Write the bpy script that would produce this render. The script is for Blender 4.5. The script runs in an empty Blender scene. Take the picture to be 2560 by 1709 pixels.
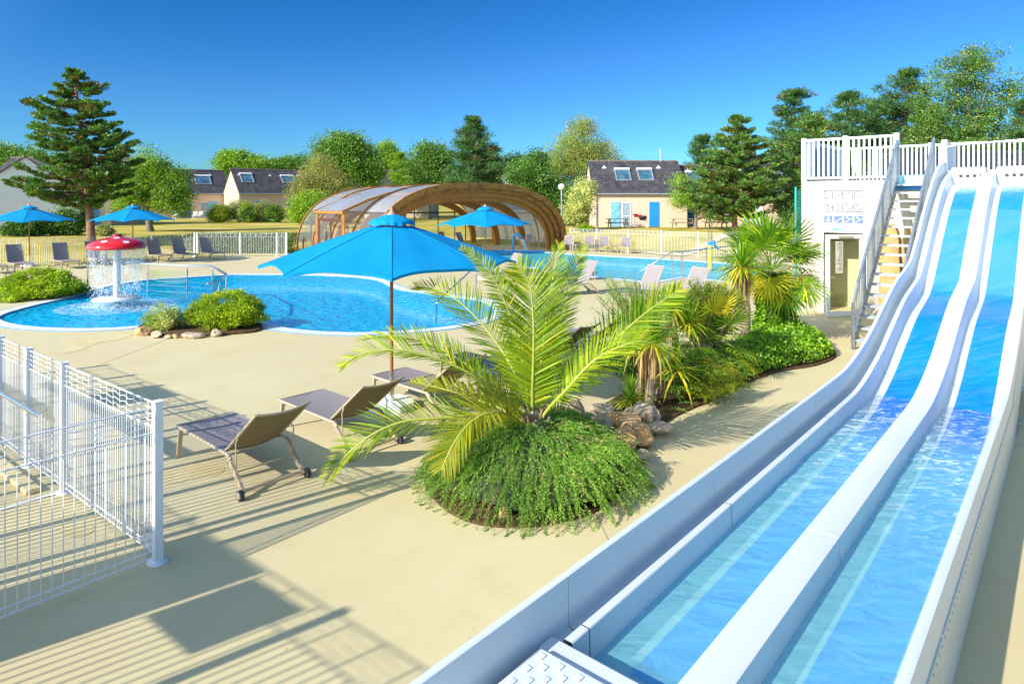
import bpy, bmesh, math, random
import numpy as np
from mathutils import Vector, Matrix, Euler
from mathutils.geometry import tessellate_polygon
PI = math.pi
R = math.radians
scene = bpy.context.scene
col = scene.collection
F = 1640.0; CX = 1280.0; HY = 504.0; HC = 2.9      # camera calibration: focal length, principal x and horizon in photo pixels, eye height

def G(x, y, z=0.0):                                  # where the ray of a photo pixel meets the level z
    Y = F*(HC-z)/(y-HY)
    return Vector(((x-CX)/F*Y, Y, z))
def P(x, y, Y):                                      # the point of that ray at depth Y
    return Vector(((x-CX)/F*Y, Y, HC-(y-HY)/F*Y))

# ------------------------------------------------------------------ objects
def tag(o, label=None, cat=None, group=None, kind=None):
    if label: o['label'] = label
    if cat: o['category'] = cat
    if group: o['group'] = group
    if kind: o['kind'] = kind
    return o
def empty(name, loc=(0,0,0), rz=0.0):
    o = bpy.data.objects.new(name, None); col.objects.link(o)
    o.location = loc; o.rotation_euler = (0,0,rz); o.empty_display_size = 0.1
    return o
KIDS = {}
def adopt(o, parent):
    o.parent = parent
    KIDS.setdefault(parent.name, []).append(o)
def copy_tree(o, parent=None):
    c = o.copy(); col.objects.link(c)
    if parent is not None: adopt(c, parent)
    for ch in KIDS.get(o.name, []): copy_tree(ch, c)
    return c

class MB:
    def __init__(s): s.v = []; s.f = []; s.m = []; s.sm = []
    def add(s, vs, fs, mi=0, smooth=False):
        b = len(s.v); s.v.extend([tuple(v) for v in vs])
        for f in fs:
            s.f.append(tuple(i+b for i in f)); s.m.append(mi); s.sm.append(smooth)
        return s
    def box(s, x0, x1, y0, y1, z0, z1, mi=0, T=None):
        vs = [(x,y,z) for z in (z0,z1) for y in (y0,y1) for x in (x0,x1)]
        if T: vs = [T(*v) for v in vs]
        return s.add(vs, [(0,2,3,1),(4,5,7,6),(0,1,5,4),(2,6,7,3),(0,4,6,2),(1,3,7,5)], mi)
    def bar(s, a, b, w, h, mi=0, up=(0,0,1)):
        a = Vector(a); b = Vector(b); d = (b-a)
        if d.length < 1e-6: return s
        d.normalize(); u = Vector(up)
        if abs(d.dot(u)) > .98: u = Vector((1,0,0)) if abs(d.x) < .9 else Vector((0,1,0))
        r = d.cross(u).normalized(); u = r.cross(d).normalized()
        vs = []
        for p in (a, b):
            for i, j in ((-1,-1),(1,-1),(1,1),(-1,1)): vs.append(p + r*(w/2*i) + u*(h/2*j))
        return s.add(vs, [(0,3,2,1),(4,5,6,7),(0,1,5,4),(1,2,6,5),(2,3,7,6),(3,0,4,7)], mi)
    def tube(s, pts, r, n=8, mi=0, caps=True, smooth=True):
        pts = [Vector(p) for p in pts]; N = len(pts)
        rs = r if isinstance(r, (list, tuple)) else [r]*N
        vs = []; ref = None
        for i, p in enumerate(pts):
            t = (pts[min(i+1,N-1)] - pts[max(i-1,0)])
            t = t.normalized() if t.length > 1e-9 else Vector((0,0,1))
            if ref is None:
                ref = Vector((0,0,1)) if abs(t.z) < .9 else Vector((1,0,0))
            a = t.cross(ref)
            if a.length < 1e-6: a = t.orthogonal()
            a.normalize(); b = t.cross(a).normalized(); ref = -b if False else a.cross(t).normalized()
            for k in range(n):
                q = 2*PI*k/n
                vs.append(p + (a*math.cos(q) + b*math.sin(q))*rs[i])
        fs = []
        for i in range(N-1):
            for k in range(n):
                k2 = (k+1) % n
                fs.append((i*n+k, i*n+k2, (i+1)*n+k2, (i+1)*n+k))
        s.add(vs, fs, mi, smooth)
        if caps:
            s.add(vs[:n], [tuple(reversed(range(n)))], mi); s.add(vs[-n:], [tuple(range(n))], mi)
        return s
    def lathe(s, prof, n=24, c=(0,0,0), mi=0, smooth=True):
        vs = []; c = Vector(c)
        for r, z in prof:
            for k in range(n):
                q = 2*PI*k/n; vs.append(c + Vector((r*math.cos(q), r*math.sin(q), z)))
        fs = [(i*n+k, i*n+(k+1)%n, (i+1)*n+(k+1)%n, (i+1)*n+k) for i in range(len(prof)-1) for k in range(n)]
        return s.add(vs, fs, mi, smooth)
    def grid(s, rows, mi=0, smooth=True):
        n = len(rows[0]); vs = [p for r in rows for p in r]
        fs = [(i*n+k, i*n+k+1, (i+1)*n+k+1, (i+1)*n+k) for i in range(len(rows)-1) for k in range(n-1)]
        return s.add(vs, fs, mi, smooth)
    def prism(s, poly, z0, z1, mi=0, holes=(), T=None, bottom=True, top=True, sides=True):
        loops = [list(poly)] + [list(h) for h in holes]
        flat = [p for l in loops for p in l]
        tris = tessellate_polygon([[Vector((p[0],p[1],0)) for p in l] for l in loops])
        def tf(z): 
            vs = [(p[0],p[1],z) for p in flat]
            return [T(*v) for v in vs] if T else vs
        if top:
            ts = []
            for t in tris:
                a,b,c = (Vector((flat[i][0],flat[i][1])) for i in t)
                ts.append(tuple(t) if (b-a).cross(c-a) > 0 else tuple(reversed(t)))
            s.add(tf(z1), ts, mi)
            if bottom: s.add(tf(z0), [tuple(reversed(t)) for t in ts], mi)
        if sides:
            off = 0; v0 = tf(z0); v1 = tf(z1)
            for l in loops:
                n = len(l); s.add(v0[off:off+n]+v1[off:off+n], [(k,(k+1)%n,n+(k+1)%n,n+k) for k in range(n)], mi)
                off += n
        return s
    def build(s, name, mats, parent=None, bevel=0, sharp=0):
        me = bpy.data.meshes.new(name); me.from_pydata(s.v, [], s.f)
        if not isinstance(mats, (list, tuple)): mats = [mats]
        for m in mats: me.materials.append(m)
        me.polygons.foreach_set('material_index', s.m)
        me.polygons.foreach_set('use_smooth', s.sm)
        me.update()
        if sharp: me.set_sharp_from_angle(angle=R(sharp))
        o = bpy.data.objects.new(name, me); col.objects.link(o)
        if parent is not None: adopt(o, parent)
        if bevel:
            b = o.modifiers.new('bevel', 'BEVEL'); b.width = bevel; b.segments = 2; b.limit_method = 'ANGLE'
        return o

def quads(name, V, mats, parent=None, mi=None, n=4):
    """fast mesh of separate quads; V has shape (faces, 4, 3)"""
    V = np.asarray(V, dtype=np.float32); m = V.shape[0]
    me = bpy.data.meshes.new(name)
    me.vertices.add(m*n); me.vertices.foreach_set('co', V.ravel())
    me.loops.add(m*n); me.loops.foreach_set('vertex_index', np.arange(m*n, dtype=np.int32))
    me.polygons.add(m); me.polygons.foreach_set('loop_start', np.arange(0, m*n, n, dtype=np.int32))
    if not isinstance(mats, (list, tuple)): mats = [mats]
    for q in mats: me.materials.append(q)
    if mi is not None: me.polygons.foreach_set('material_index', np.asarray(mi, dtype=np.int32))
    me.update(calc_edges=True); me.validate()
    o = bpy.data.objects.new(name, me); col.objects.link(o)
    if parent is not None: adopt(o, parent)
    return o

# ------------------------------------------------------------------ materials
MATS = {}
def nodes(name):
    m = bpy.data.materials.new(name); m.use_nodes = True
    nt = m.node_tree; nt.nodes.clear()
    out = nt.nodes.new('ShaderNodeOutputMaterial')
    return m, nt, out
def N(nt, t, **kw):
    n = nt.nodes.new(t)
    for k, v in kw.items():
        if k in n.inputs: n.inputs[k].default_value = v
        else: setattr(n, k, v)
    return n
def ramp(nt, fac, stops):
    r = nt.nodes.new('ShaderNodeValToRGB'); e = r.color_ramp.elements
    while len(e) < len(stops): e.new(.5)
    for i, (p, c) in enumerate(stops): e[i].position = p; e[i].color = tuple(c)+(1,) if len(c) == 3 else c
    nt.links.new(fac, r.inputs[0]); return r.outputs[0]
def mat(name, c, rough=.6, metal=0.0, var=.12, scale=3.0, bump=0.0, bscale=30.0, spec=.5, c2=None, stops=(.35,.65), coat=0):
    if name in MATS: return MATS[name]
    m, nt, out = nodes(name)
    p = N(nt, 'ShaderNodeBsdfPrincipled'); p.inputs['Roughness'].default_value = rough
    p.inputs['Metallic'].default_value = metal; p.inputs['Specular IOR Level'].default_value = spec
    if coat: p.inputs['Coat Weight'].default_value = coat; p.inputs['Coat Roughness'].default_value = .05
    tc = N(nt, 'ShaderNodeTexCoord')
    if var or c2:
        ns = N(nt, 'ShaderNodeTexNoise'); ns.inputs['Scale'].default_value = scale; ns.inputs['Detail'].default_value = 6; ns.inputs['Roughness'].default_value = .6
        nt.links.new(tc.outputs['Object'], ns.inputs['Vector'])
        a = tuple(max(0, x*(1-var)) for x in c); b = tuple(min(1, x*(1+var)) for x in c) if c2 is None else c2
        if c2 is not None: a = c
        nt.links.new(ramp(nt, ns.outputs['Fac'], [(stops[0], a), (stops[1], b)]), p.inputs['Base Color'])
    else: p.inputs['Base Color'].default_value = tuple(c)+(1,)
    if bump:
        n2 = N(nt, 'ShaderNodeTexNoise'); n2.inputs['Scale'].default_value = bscale; n2.inputs['Detail'].default_value = 5
        nt.links.new(tc.outputs['Object'], n2.inputs['Vector'])
        bp = N(nt, 'ShaderNodeBump'); bp.inputs['Strength'].default_value = bump; bp.inputs['Distance'].default_value = .02
        nt.links.new(n2.outputs['Fac'], bp.inputs['Height']); nt.links.new(bp.outputs[0], p.inputs['Normal'])
    nt.links.new(p.outputs[0], out.inputs[0]); MATS[name] = m
    return m
def leafmat(name, stops, trans=.35, tcol=None, rough=.45, spec=.4, nscale=1.1):
    """leaves: colour differs from leaf to leaf, light shines through"""
    m, nt, out = nodes(name)
    g = N(nt, 'ShaderNodeNewGeometry')
    c0 = ramp(nt, g.outputs['Random Per Island'], stops)
    tc = N(nt, 'ShaderNodeTexCoord'); n0 = N(nt, 'ShaderNodeTexNoise'); n0.inputs['Scale'].default_value = nscale; n0.inputs['Detail'].default_value = 3; nt.links.new(tc.outputs['Object'], n0.inputs['Vector'])
    m0 = N(nt, 'ShaderNodeMix'); m0.data_type = 'RGBA'; m0.blend_type = 'MULTIPLY'; m0.inputs[0].default_value = 1
    nt.links.new(c0, m0.inputs[6]); nt.links.new(ramp(nt, n0.outputs['Fac'], [(.36,(.62,.70,.62)),(.64,(1.3,1.2,1.15))]), m0.inputs[7]); c = m0.outputs[2]
    p = N(nt, 'ShaderNodeBsdfPrincipled'); p.inputs['Roughness'].default_value = rough; p.inputs['Specular IOR Level'].default_value = spec
    nt.links.new(c, p.inputs['Base Color'])
    t = N(nt, 'ShaderNodeBsdfTranslucent')
    mx = N(nt, 'ShaderNodeMix'); mx.data_type = 'RGBA'; mx.blend_type = 'MULTIPLY'; mx.inputs[0].default_value = 1
    nt.links.new(c, mx.inputs[6]); mx.inputs[7].default_value = (tcol or (1.6,1.5,.7))+(1,)
    nt.links.new(mx.outputs[2], t.inputs[0])
    ms = N(nt, 'ShaderNodeMixShader'); ms.inputs[0].default_value = trans
    nt.links.new(p.outputs[0], ms.inputs[1]); nt.links.new(t.outputs[0], ms.inputs[2])
    nt.links.new(ms.outputs[0], out.inputs[0]); return m
def watermat(name, tint, scale=4.0, strength=.5, stretch=(1,1,1), foam=None, body=None, amt=.3, rough=.02, rot=0.0, dist=.08, wrefl=.6, fgrad=None):
    """rippled water: see-through tinted surface, sky reflections, part of the light scattered back by the water itself"""
    m, nt, out = nodes(name)
    tc = N(nt, 'ShaderNodeTexCoord'); mp = N(nt, 'ShaderNodeMapping'); mp.inputs['Scale'].default_value = stretch
    mp.inputs['Rotation'].default_value = (0,0,rot)
    nt.links.new(tc.outputs['Object'], mp.inputs[0])
    n1 = N(nt, 'ShaderNodeTexNoise'); n1.inputs['Scale'].default_value = scale; n1.inputs['Detail'].default_value = 4; n1.inputs['Distortion'].default_value = .6
    nt.links.new(mp.outputs[0], n1.inputs['Vector'])
    bp = N(nt, 'ShaderNodeBump'); bp.inputs['Strength'].default_value = strength; bp.inputs['Distance'].default_value = dist
    nt.links.new(n1.outputs['Fac'], bp.inputs['Height'])
    tr = N(nt, 'ShaderNodeBsdfTransparent'); tr.inputs[0].default_value = tuple(tint)+(1,)
    last = tr.outputs[0]
    if body:
        b2 = N(nt, 'ShaderNodeBsdfDiffuse'); b2.inputs[0].default_value = tuple(body)+(1,); nt.links.new(bp.outputs[0], b2.inputs['Normal'])
        mb = N(nt, 'ShaderNodeMixShader'); mb.inputs[0].default_value = amt
        if fgrad:      # the water thins to a film where it meets the rising floor
            v2 = N(nt, 'ShaderNodeVectorMath'); v2.operation = 'DOT_PRODUCT'; nt.links.new(tc.outputs['Object'], v2.inputs[0]); v2.inputs[1].default_value = (.652,.758,0)
            m4 = N(nt, 'ShaderNodeMapRange'); m4.interpolation_type = 'SMOOTHSTEP'; m4.inputs[1].default_value = 7.2; m4.inputs[2].default_value = 9.75; m4.inputs[3].default_value = amt; m4.inputs[4].default_value = 0; nt.links.new(v2.outputs['Value'], m4.inputs[0]); nt.links.new(m4.outputs[0], mb.inputs[0])
            m5 = N(nt, 'ShaderNodeMapRange'); m5.interpolation_type = 'SMOOTHSTEP'; m5.inputs[1].default_value = 7.2; m5.inputs[2].default_value = 9.75; nt.links.new(v2.outputs['Value'], m5.inputs[0])
            tm = N(nt, 'ShaderNodeMix'); tm.data_type = 'RGBA'; nt.links.new(m5.outputs[0], tm.inputs[0]); tm.inputs[6].default_value = tuple(tint)+(1,); tm.inputs[7].default_value = (.96,.99,1,1); nt.links.new(tm.outputs[2], tr.inputs[0])
        nt.links.new(last, mb.inputs[1]); nt.links.new(b2.outputs[0], mb.inputs[2]); last = mb.outputs[0]
    gl = N(nt, 'ShaderNodeBsdfGlossy'); gl.inputs['Roughness'].default_value = rough; gl.inputs[0].default_value = (1,1,1,1)
    fr = N(nt, 'ShaderNodeFresnel'); fr.inputs[0].default_value = 1.33
    nt.links.new(bp.outputs[0], fr.inputs['Normal']); nt.links.new(bp.outputs[0], gl.inputs['Normal'])
    fm = N(nt, 'ShaderNodeMath'); fm.operation = 'MULTIPLY'; fm.inputs[1].default_value = wrefl; nt.links.new(fr.outputs[0], fm.inputs[0])
    ms = N(nt, 'ShaderNodeMixShader'); nt.links.new(fm.outputs[0], ms.inputs[0]); nt.links.new(last, ms.inputs[1]); nt.links.new(gl.outputs[0], ms.inputs[2])
    last = ms.outputs[0]
    if foam:
        fs, lo, hi, fst, fa = foam
        m2 = N(nt, 'ShaderNodeMapping'); m2.inputs['Scale'].default_value = fst; m2.inputs['Rotation'].default_value = (0,0,rot); nt.links.new(tc.outputs['Object'], m2.inputs[0])
        n2 = N(nt, 'ShaderNodeTexNoise'); n2.inputs['Scale'].default_value = fs; n2.inputs['Detail'].default_value = 8; n2.inputs['Roughness'].default_value = .7; n2.inputs['Distortion'].default_value = 1.2
        nt.links.new(m2.outputs[0], n2.inputs['Vector'])
        f = ramp(nt, n2.outputs['Fac'], [(lo, (0,0,0)), (hi, (fa,fa,fa))])
        if fgrad:      # foam thins out downstream
            vd = N(nt, 'ShaderNodeVectorMath'); vd.operation = 'DOT_PRODUCT'; nt.links.new(tc.outputs['Object'], vd.inputs[0]); vd.inputs[1].default_value = (.652,.758,0)
            mr_ = N(nt, 'ShaderNodeMapRange'); mr_.interpolation_type = 'SMOOTHSTEP'; mr_.inputs[1].default_value = fgrad[0]; mr_.inputs[2].default_value = fgrad[1]; mr_.inputs[3].default_value = fgrad[2]; mr_.inputs[4].default_value = 1; nt.links.new(vd.outputs['Value'], mr_.inputs[0])
            mu_ = N(nt, 'ShaderNodeMath'); mu_.operation = 'MULTIPLY'; nt.links.new(f, mu_.inputs[0]); nt.links.new(mr_.outputs[0], mu_.inputs[1]); f = mu_.outputs[0]
        df = N(nt, 'ShaderNodeBsdfDiffuse'); df.inputs[0].default_value = (.80,.88,.92,1)
        m3 = N(nt, 'ShaderNodeMixShader'); nt.links.new(f, m3.inputs[0]); nt.links.new(last, m3.inputs[1]); nt.links.new(df.outputs[0], m3.inputs[2])
        last = m3.outputs[0]
    nt.links.new(last, out.inputs[0])
    return m
def glassmat(name, tint=(.9,.95,.97), refl=.12):
    m, nt, out = nodes(name)
    tr = N(nt, 'ShaderNodeBsdfTransparent'); tr.inputs[0].default_value = tuple(tint)+(1,)
    gl = N(nt, 'ShaderNodeBsdfGlossy'); gl.inputs['Roughness'].default_value = .02
    fr = N(nt, 'ShaderNodeFresnel'); fr.inputs[0].default_value = 1.45
    ad = N(nt, 'ShaderNodeMath'); ad.operation = 'ADD'; ad.inputs[1].default_value = refl; nt.links.new(fr.outputs[0], ad.inputs[0])
    gb = N(nt, 'ShaderNodeNewGeometry'); iv = N(nt, 'ShaderNodeMath'); iv.operation = 'SUBTRACT'; iv.inputs[0].default_value = 1; nt.links.new(gb.outputs['Backfacing'], iv.inputs[1])
    mm_ = N(nt, 'ShaderNodeMath'); mm_.operation = 'MULTIPLY'; nt.links.new(ad.outputs[0], mm_.inputs[0]); nt.links.new(iv.outputs[0], mm_.inputs[1]); ad = mm_
    ms = N(nt, 'ShaderNodeMixShader'); nt.links.new(ad.outputs[0], ms.inputs[0]); nt.links.new(tr.outputs[0], ms.inputs[1]); nt.links.new(gl.outputs[0], ms.inputs[2])
    nt.links.new(ms.outputs[0], out.inputs[0]); return m
def mixtrans(name, c, alpha, rough=.4, noise=None, tl=.4):
    """milky sheet: part diffuse/translucent, part see-through"""
    m, nt, out = nodes(name)
    p = N(nt, 'ShaderNodeBsdfPrincipled'); p.inputs['Base Color'].default_value = tuple(c)+(1,); p.inputs['Roughness'].default_value = rough
    t = N(nt, 'ShaderNodeBsdfTranslucent'); t.inputs[0].default_value = tuple(c)+(1,)
    a = N(nt, 'ShaderNodeMixShader'); a.inputs[0].default_value = tl; nt.links.new(p.outputs[0], a.inputs[1]); nt.links.new(t.outputs[0], a.inputs[2])
    tr = N(nt, 'ShaderNodeBsdfTransparent')
    b = N(nt, 'ShaderNodeMixShader'); b.inputs[0].default_value = alpha; nt.links.new(tr.outputs[0], b.inputs[1]); nt.links.new(a.outputs[0], b.inputs[2])
    if noise:
        sc, lo, hi, st = noise
        tc = N(nt, 'ShaderNodeTexCoord'); mp = N(nt, 'ShaderNodeMapping'); mp.inputs['Scale'].default_value = st; nt.links.new(tc.outputs['Object'], mp.inputs[0])
        n2 = N(nt, 'ShaderNodeTexNoise'); n2.inputs['Scale'].default_value = sc; n2.inputs['Detail'].default_value = 7; n2.inputs['Roughness'].default_value = .7; nt.links.new(mp.outputs[0], n2.inputs['Vector'])
        nt.links.new(ramp(nt, n2.outputs['Fac'], [(lo, (0,0,0)), (hi, (alpha,)*3)]), b.inputs[0])
    nt.links.new(b.outputs[0], out.inputs[0]); return m

def stucco(name, c, c2):
    return mat(name, c, rough=.9, c2=c2, scale=.6, bump=.35, bscale=60, spec=.2, stops=(.3,.75))
M_deck = None
def deck_mat():
    m, nt, out = nodes('deck_paint')
    p = N(nt, 'ShaderNodeBsdfPrincipled'); p.inputs['Roughness'].default_value = .62; p.inputs['Specular IOR Level'].default_value = .3
    tc = N(nt,'ShaderNodeTexCoord')
    def ns(sc, det, ro=.6):
        n = N(nt,'ShaderNodeTexNoise'); n.inputs['Scale'].default_value = sc; n.inputs['Detail'].default_value = det; n.inputs['Roughness'].default_value = ro; nt.links.new(tc.outputs['Object'], n.inputs['Vector']); return n.outputs['Fac']
    def mul(a, b):
        x = N(nt, 'ShaderNodeMix'); x.data_type = 'RGBA'; x.blend_type = 'MULTIPLY'; x.inputs[0].default_value = 1; nt.links.new(a, x.inputs[6]); nt.links.new(b, x.inputs[7]); return x.outputs[2]
    c = ramp(nt, ns(.35,5), [(.35,(.585,.485,.262)),(.65,(.62,.53,.31))])
    c = mul(c, ramp(nt, ns(1.7,9,.7), [(.28,(.93,.91,.86)),(.45,(1,1,1)),(.7,(1.03,1.03,1.03))]))
    c = mul(c, ramp(nt, ns(28,4,.6), [(.22,(.80,.78,.74)),(.34,(1,1,1))]))
    nt.links.new(c, p.inputs['Base Color'])
    b = N(nt,'ShaderNodeBump'); b.inputs['Strength'].default_value = .12; b.inputs['Distance'].default_value = .02; nt.links.new(ns(90,5), b.inputs['Height']); nt.links.new(b.outputs[0], p.inputs['Normal'])
    nt.links.new(p.outputs[0], out.inputs[0]); return m
M_deck = deck_mat()
M_stain = mat('deck_stain', (.58,.46,.22), rough=.7, c2=(.66,.55,.31), scale=2.2, spec=.2)
M_joint = mat('deck_joint', (.42,.36,.22), rough=.8, var=.2)
M_coping = mat('coping_tile', (.62,.64,.68), rough=.5, c2=(.75,.76,.78), scale=6, bump=.1)
M_blueline = mat('blue_line', (.08,.30,.62), rough=.4)
M_basin = mat('basin_paint', (.02,.52,.76), rough=.5, c2=(.03,.60,.84), scale=1.2)
M_white = mat('white_paint', (.80,.81,.82), rough=.4, var=.04, scale=8)
M_gel = mat('white_gelcoat', (.60,.640,.64), rough=.28, c2=(.64,.675,.675), scale=1.3, spec=.4)
M_gelb = mat('blue_gelcoat', (.006,.23,.76), rough=.25, c2=(.008,.26,.82), scale=2.0, spec=.5)
M_steel = mat('stainless_steel', (.62,.63,.65), rough=.22, metal=1, var=.05)
M_galv = mat('galvanised_steel', (.42,.47,.52), rough=.42, metal=.75, var=.2, scale=14, bump=.05)
M_champ = mat('champagne_frame', (.50,.40,.28), rough=.42, metal=.25, var=.06)
M_sling = mat('taupe_sling', (.27,.235,.24), rough=.75, var=.06, scale=60, bump=.3, bscale=400, spec=.25)
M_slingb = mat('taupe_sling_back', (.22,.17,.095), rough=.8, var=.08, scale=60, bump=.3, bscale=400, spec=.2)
M_darksling = mat('navy_grey_sling', (.10,.105,.13), rough=.7, var=.1, scale=50)
M_rubber = mat('dark_rubber', (.03,.03,.035), rough=.6)
M_hub = mat('wheel_hub', (.45,.45,.46), rough=.4, metal=.5)
M_wood = mat('parasol_wood', (.30,.10,.04), rough=.4, c2=(.38,.14,.05), scale=9, bump=.1)
M_timber = mat('glulam_timber', (.34,.135,.02), rough=.6, c2=(.46,.20,.035), scale=5, bump=.2, bscale=25)
M_weather = mat('weathered_glulam', (.20,.085,.02), rough=.75, c2=(.40,.175,.03), scale=3.6, bump=.25, bscale=25, stops=(.36,.56))
M_darkwood = mat('dark_brown_frame', (.10,.035,.025), rough=.5)
M_peach = stucco('peach_stucco', (.68,.49,.36), (.72,.54,.40))
M_peachsh = stucco('sand_stucco', (.50,.395,.30), (.55,.44,.34))
M_cream = stucco('cream_stucco', (.54,.465,.36), (.60,.525,.42))
M_whitewall = stucco('white_stucco', (.66,.68,.72), (.76,.78,.80))
M_bluedoor = mat('blue_door_paint', (.01,.24,.62), rough=.5, var=.12)
M_paleshut = mat('pale_blue_shutter', (.20,.48,.68), rough=.6, var=.12)
M_pane = mat('window_glass', (.05,.10,.14), rough=.06, var=.3, scale=1.5, spec=.9)
M_skypane = mat('skylight_glass', (.05,.13,.19), rough=.12, var=.5, scale=1.2, spec=.45)
M_curtain = mat('lace_curtain', (.42,.50,.56), rough=.9, c2=(.16,.24,.32), scale=26)
M_zinc = mat('zinc_grey', (.36,.38,.42), rough=.5, metal=.4)
M_red = mat('red_gelcoat', (.66,.006,.006), rough=.12, var=.05, coat=.6)
M_brass = mat('brass_bar', (.6,.45,.2), rough=.4, metal=.5)
M_yellow = mat('yellow_post', (.75,.55,.06), rough=.4, var=.05)
M_bluepl = mat('blue_plastic', (.02,.30,.62), rough=.35, var=.05)
M_teal = mat('teal_post', (.02,.36,.36), rough=.4)
M_tealpanel = mat('blue_grey_panel', (.10,.20,.28), rough=.5, var=.1)
M_khaki = mat('khaki_cover', (.44,.30,.12), rough=.9, var=.15, scale=6, bump=.5, bscale=12)
M_picnic = mat('picnic_wood', (.36,.29,.19), rough=.85, var=.2, scale=8)
M_rosegold = mat('finial_pink', (.45,.24,.19), rough=.5)
M_bark = mat('pine_bark', (.16,.09,.06), rough=.95, c2=(.32,.19,.13), scale=5, bump=.9, bscale=12, spec=.1)
M_greybark = mat('grey_bark', (.16,.13,.09), rough=.95, c2=(.26,.22,.17), scale=5, bump=.8, bscale=14, spec=.1)
M_palmtrunk = mat('palm_trunk', (.16,.09,.05), rough=.95, c2=(.42,.33,.24), scale=16, bump=1, bscale=30, spec=.1)
M_soil = mat('garden_soil', (.07,.045,.025), rough=1, c2=(.16,.10,.05), scale=9, bump=1, bscale=40, spec=.1)
M_rock = mat('brown_rock', (.33,.245,.165), rough=.95, c2=(.60,.47,.33), scale=4, bump=.9, bscale=14, spec=.15)
M_rocko = mat('orange_rock', (.52,.26,.09), rough=.95, c2=(.70,.48,.26), scale=3.5, bump=.9, bscale=14, spec=.15)
M_print = mat('sign_white', (.66,.67,.70), rough=.5, var=.02)
M_ink = mat('sign_ink', (.06,.065,.08), rough=.6, var=0)
M_inkblue = mat('sign_blue', (.09,.16,.45), rough=.5, var=0)
M_inkteal = mat('sign_teal', (.05,.42,.58), rough=.5, var=0)
M_inkred = mat('sign_red', (.7,.02,.03), rough=.5, var=0)
M_black = mat('black_plastic', (.02,.02,.022), rough=.5)
M_lamp = mat('lamp_globe', (.80,.80,.78), rough=.25, var=.02)

def canopy_mat():
    m, nt, out = nodes('blue_canvas')
    p = N(nt, 'ShaderNodeBsdfPrincipled'); p.inputs['Base Color'].default_value = (.003,.36,.80,1); p.inputs['Roughness'].default_value = .75; p.inputs['Specular IOR Level'].default_value = .2
    tc = N(nt,'ShaderNodeTexCoord'); n = N(nt,'ShaderNodeTexNoise'); n.inputs['Scale'].default_value = 1.6; n.inputs['Detail'].default_value = 4; nt.links.new(tc.outputs['Object'], n.inputs['Vector'])
    nt.links.new(ramp(nt, n.outputs['Fac'], [(.3,(.002,.285,.58)),(.7,(.004,.335,.64))]), p.inputs['Base Color'])
    b = N(nt,'ShaderNodeBump'); b.inputs['Strength'].default_value = .25; b.inputs['Distance'].default_value = .05; nt.links.new(n.outputs['Fac'], b.inputs['Height']); nt.links.new(b.outputs[0], p.inputs['Normal'])
    t = N(nt, 'ShaderNodeBsdfTranslucent'); t.inputs[0].default_value = (.0,.42,.80,1)
    ms = N(nt, 'ShaderNodeMixShader'); ms.inputs[0].default_value = .22
    nt.links.new(p.outputs[0], ms.inputs[1]); nt.links.new(t.outputs[0], ms.inputs[2]); nt.links.new(ms.outputs[0], out.inputs[0]); return m
M_canvas = canopy_mat()
def slate_mat(name, c1, c2, bw=.24, bh=.18):
    m, nt, out = nodes(name)
    p = N(nt, 'ShaderNodeBsdfPrincipled'); p.inputs['Roughness'].default_value = .7; p.inputs['Specular IOR Level'].default_value = .3
    uv = N(nt, 'ShaderNodeTexCoord'); b = N(nt, 'ShaderNodeTexBrick')
    b.inputs['Color1'].default_value = c1+(1,); b.inputs['Color2'].default_value = c2+(1,); b.inputs['Mortar'].default_value = tuple(x*.45 for x in c1)+(1,)
    b.inputs['Scale'].default_value = 1; b.inputs['Brick Width'].default_value = bw; b.inputs['Row Height'].default_value = bh; b.inputs['Mortar Size'].default_value = .012
    mp = N(nt, 'ShaderNodeMapping'); mp.inputs['Rotation'].default_value = (R(90),0,0); nt.links.new(uv.outputs['Object'], mp.inputs[0])
    nt.links.new(mp.outputs[0], b.inputs['Vector'])
    n = N(nt, 'ShaderNodeTexNoise'); n.inputs['Scale'].default_value = 1.3; n.inputs['Detail'].default_value = 8; nt.links.new(uv.outputs['Object'], n.inputs['Vector'])
    mx = N(nt, 'ShaderNodeMix'); mx.data_type = 'RGBA'; mx.blend_type = 'MULTIPLY'; mx.inputs[0].default_value = 1
    nt.links.new(b.outputs[0], mx.inputs[6]); nt.links.new(ramp(nt, n.outputs['Fac'], [(.3,(.65,.65,.65)),(.7,(1.3,1.25,1.2))]), mx.inputs[7])
    nt.links.new(mx.outputs[2], p.inputs['Base Color'])
    bp = N(nt, 'ShaderNodeBump'); bp.inputs['Strength'].default_value = .6; bp.inputs['Distance'].default_value = .03; nt.links.new(b.outputs['Fac'], bp.inputs['Height']); bp.invert = True
    nt.links.new(bp.outputs[0], p.inputs['Normal']); nt.links.new(p.outputs[0], out.inputs[0]); return m
M_slate = slate_mat('slate_roof', (.055,.052,.062), (.095,.09,.10))
M_slate2 = slate_mat('slate_roof_dark', (.05,.05,.055), (.07,.07,.075), .33, .3)
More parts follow.
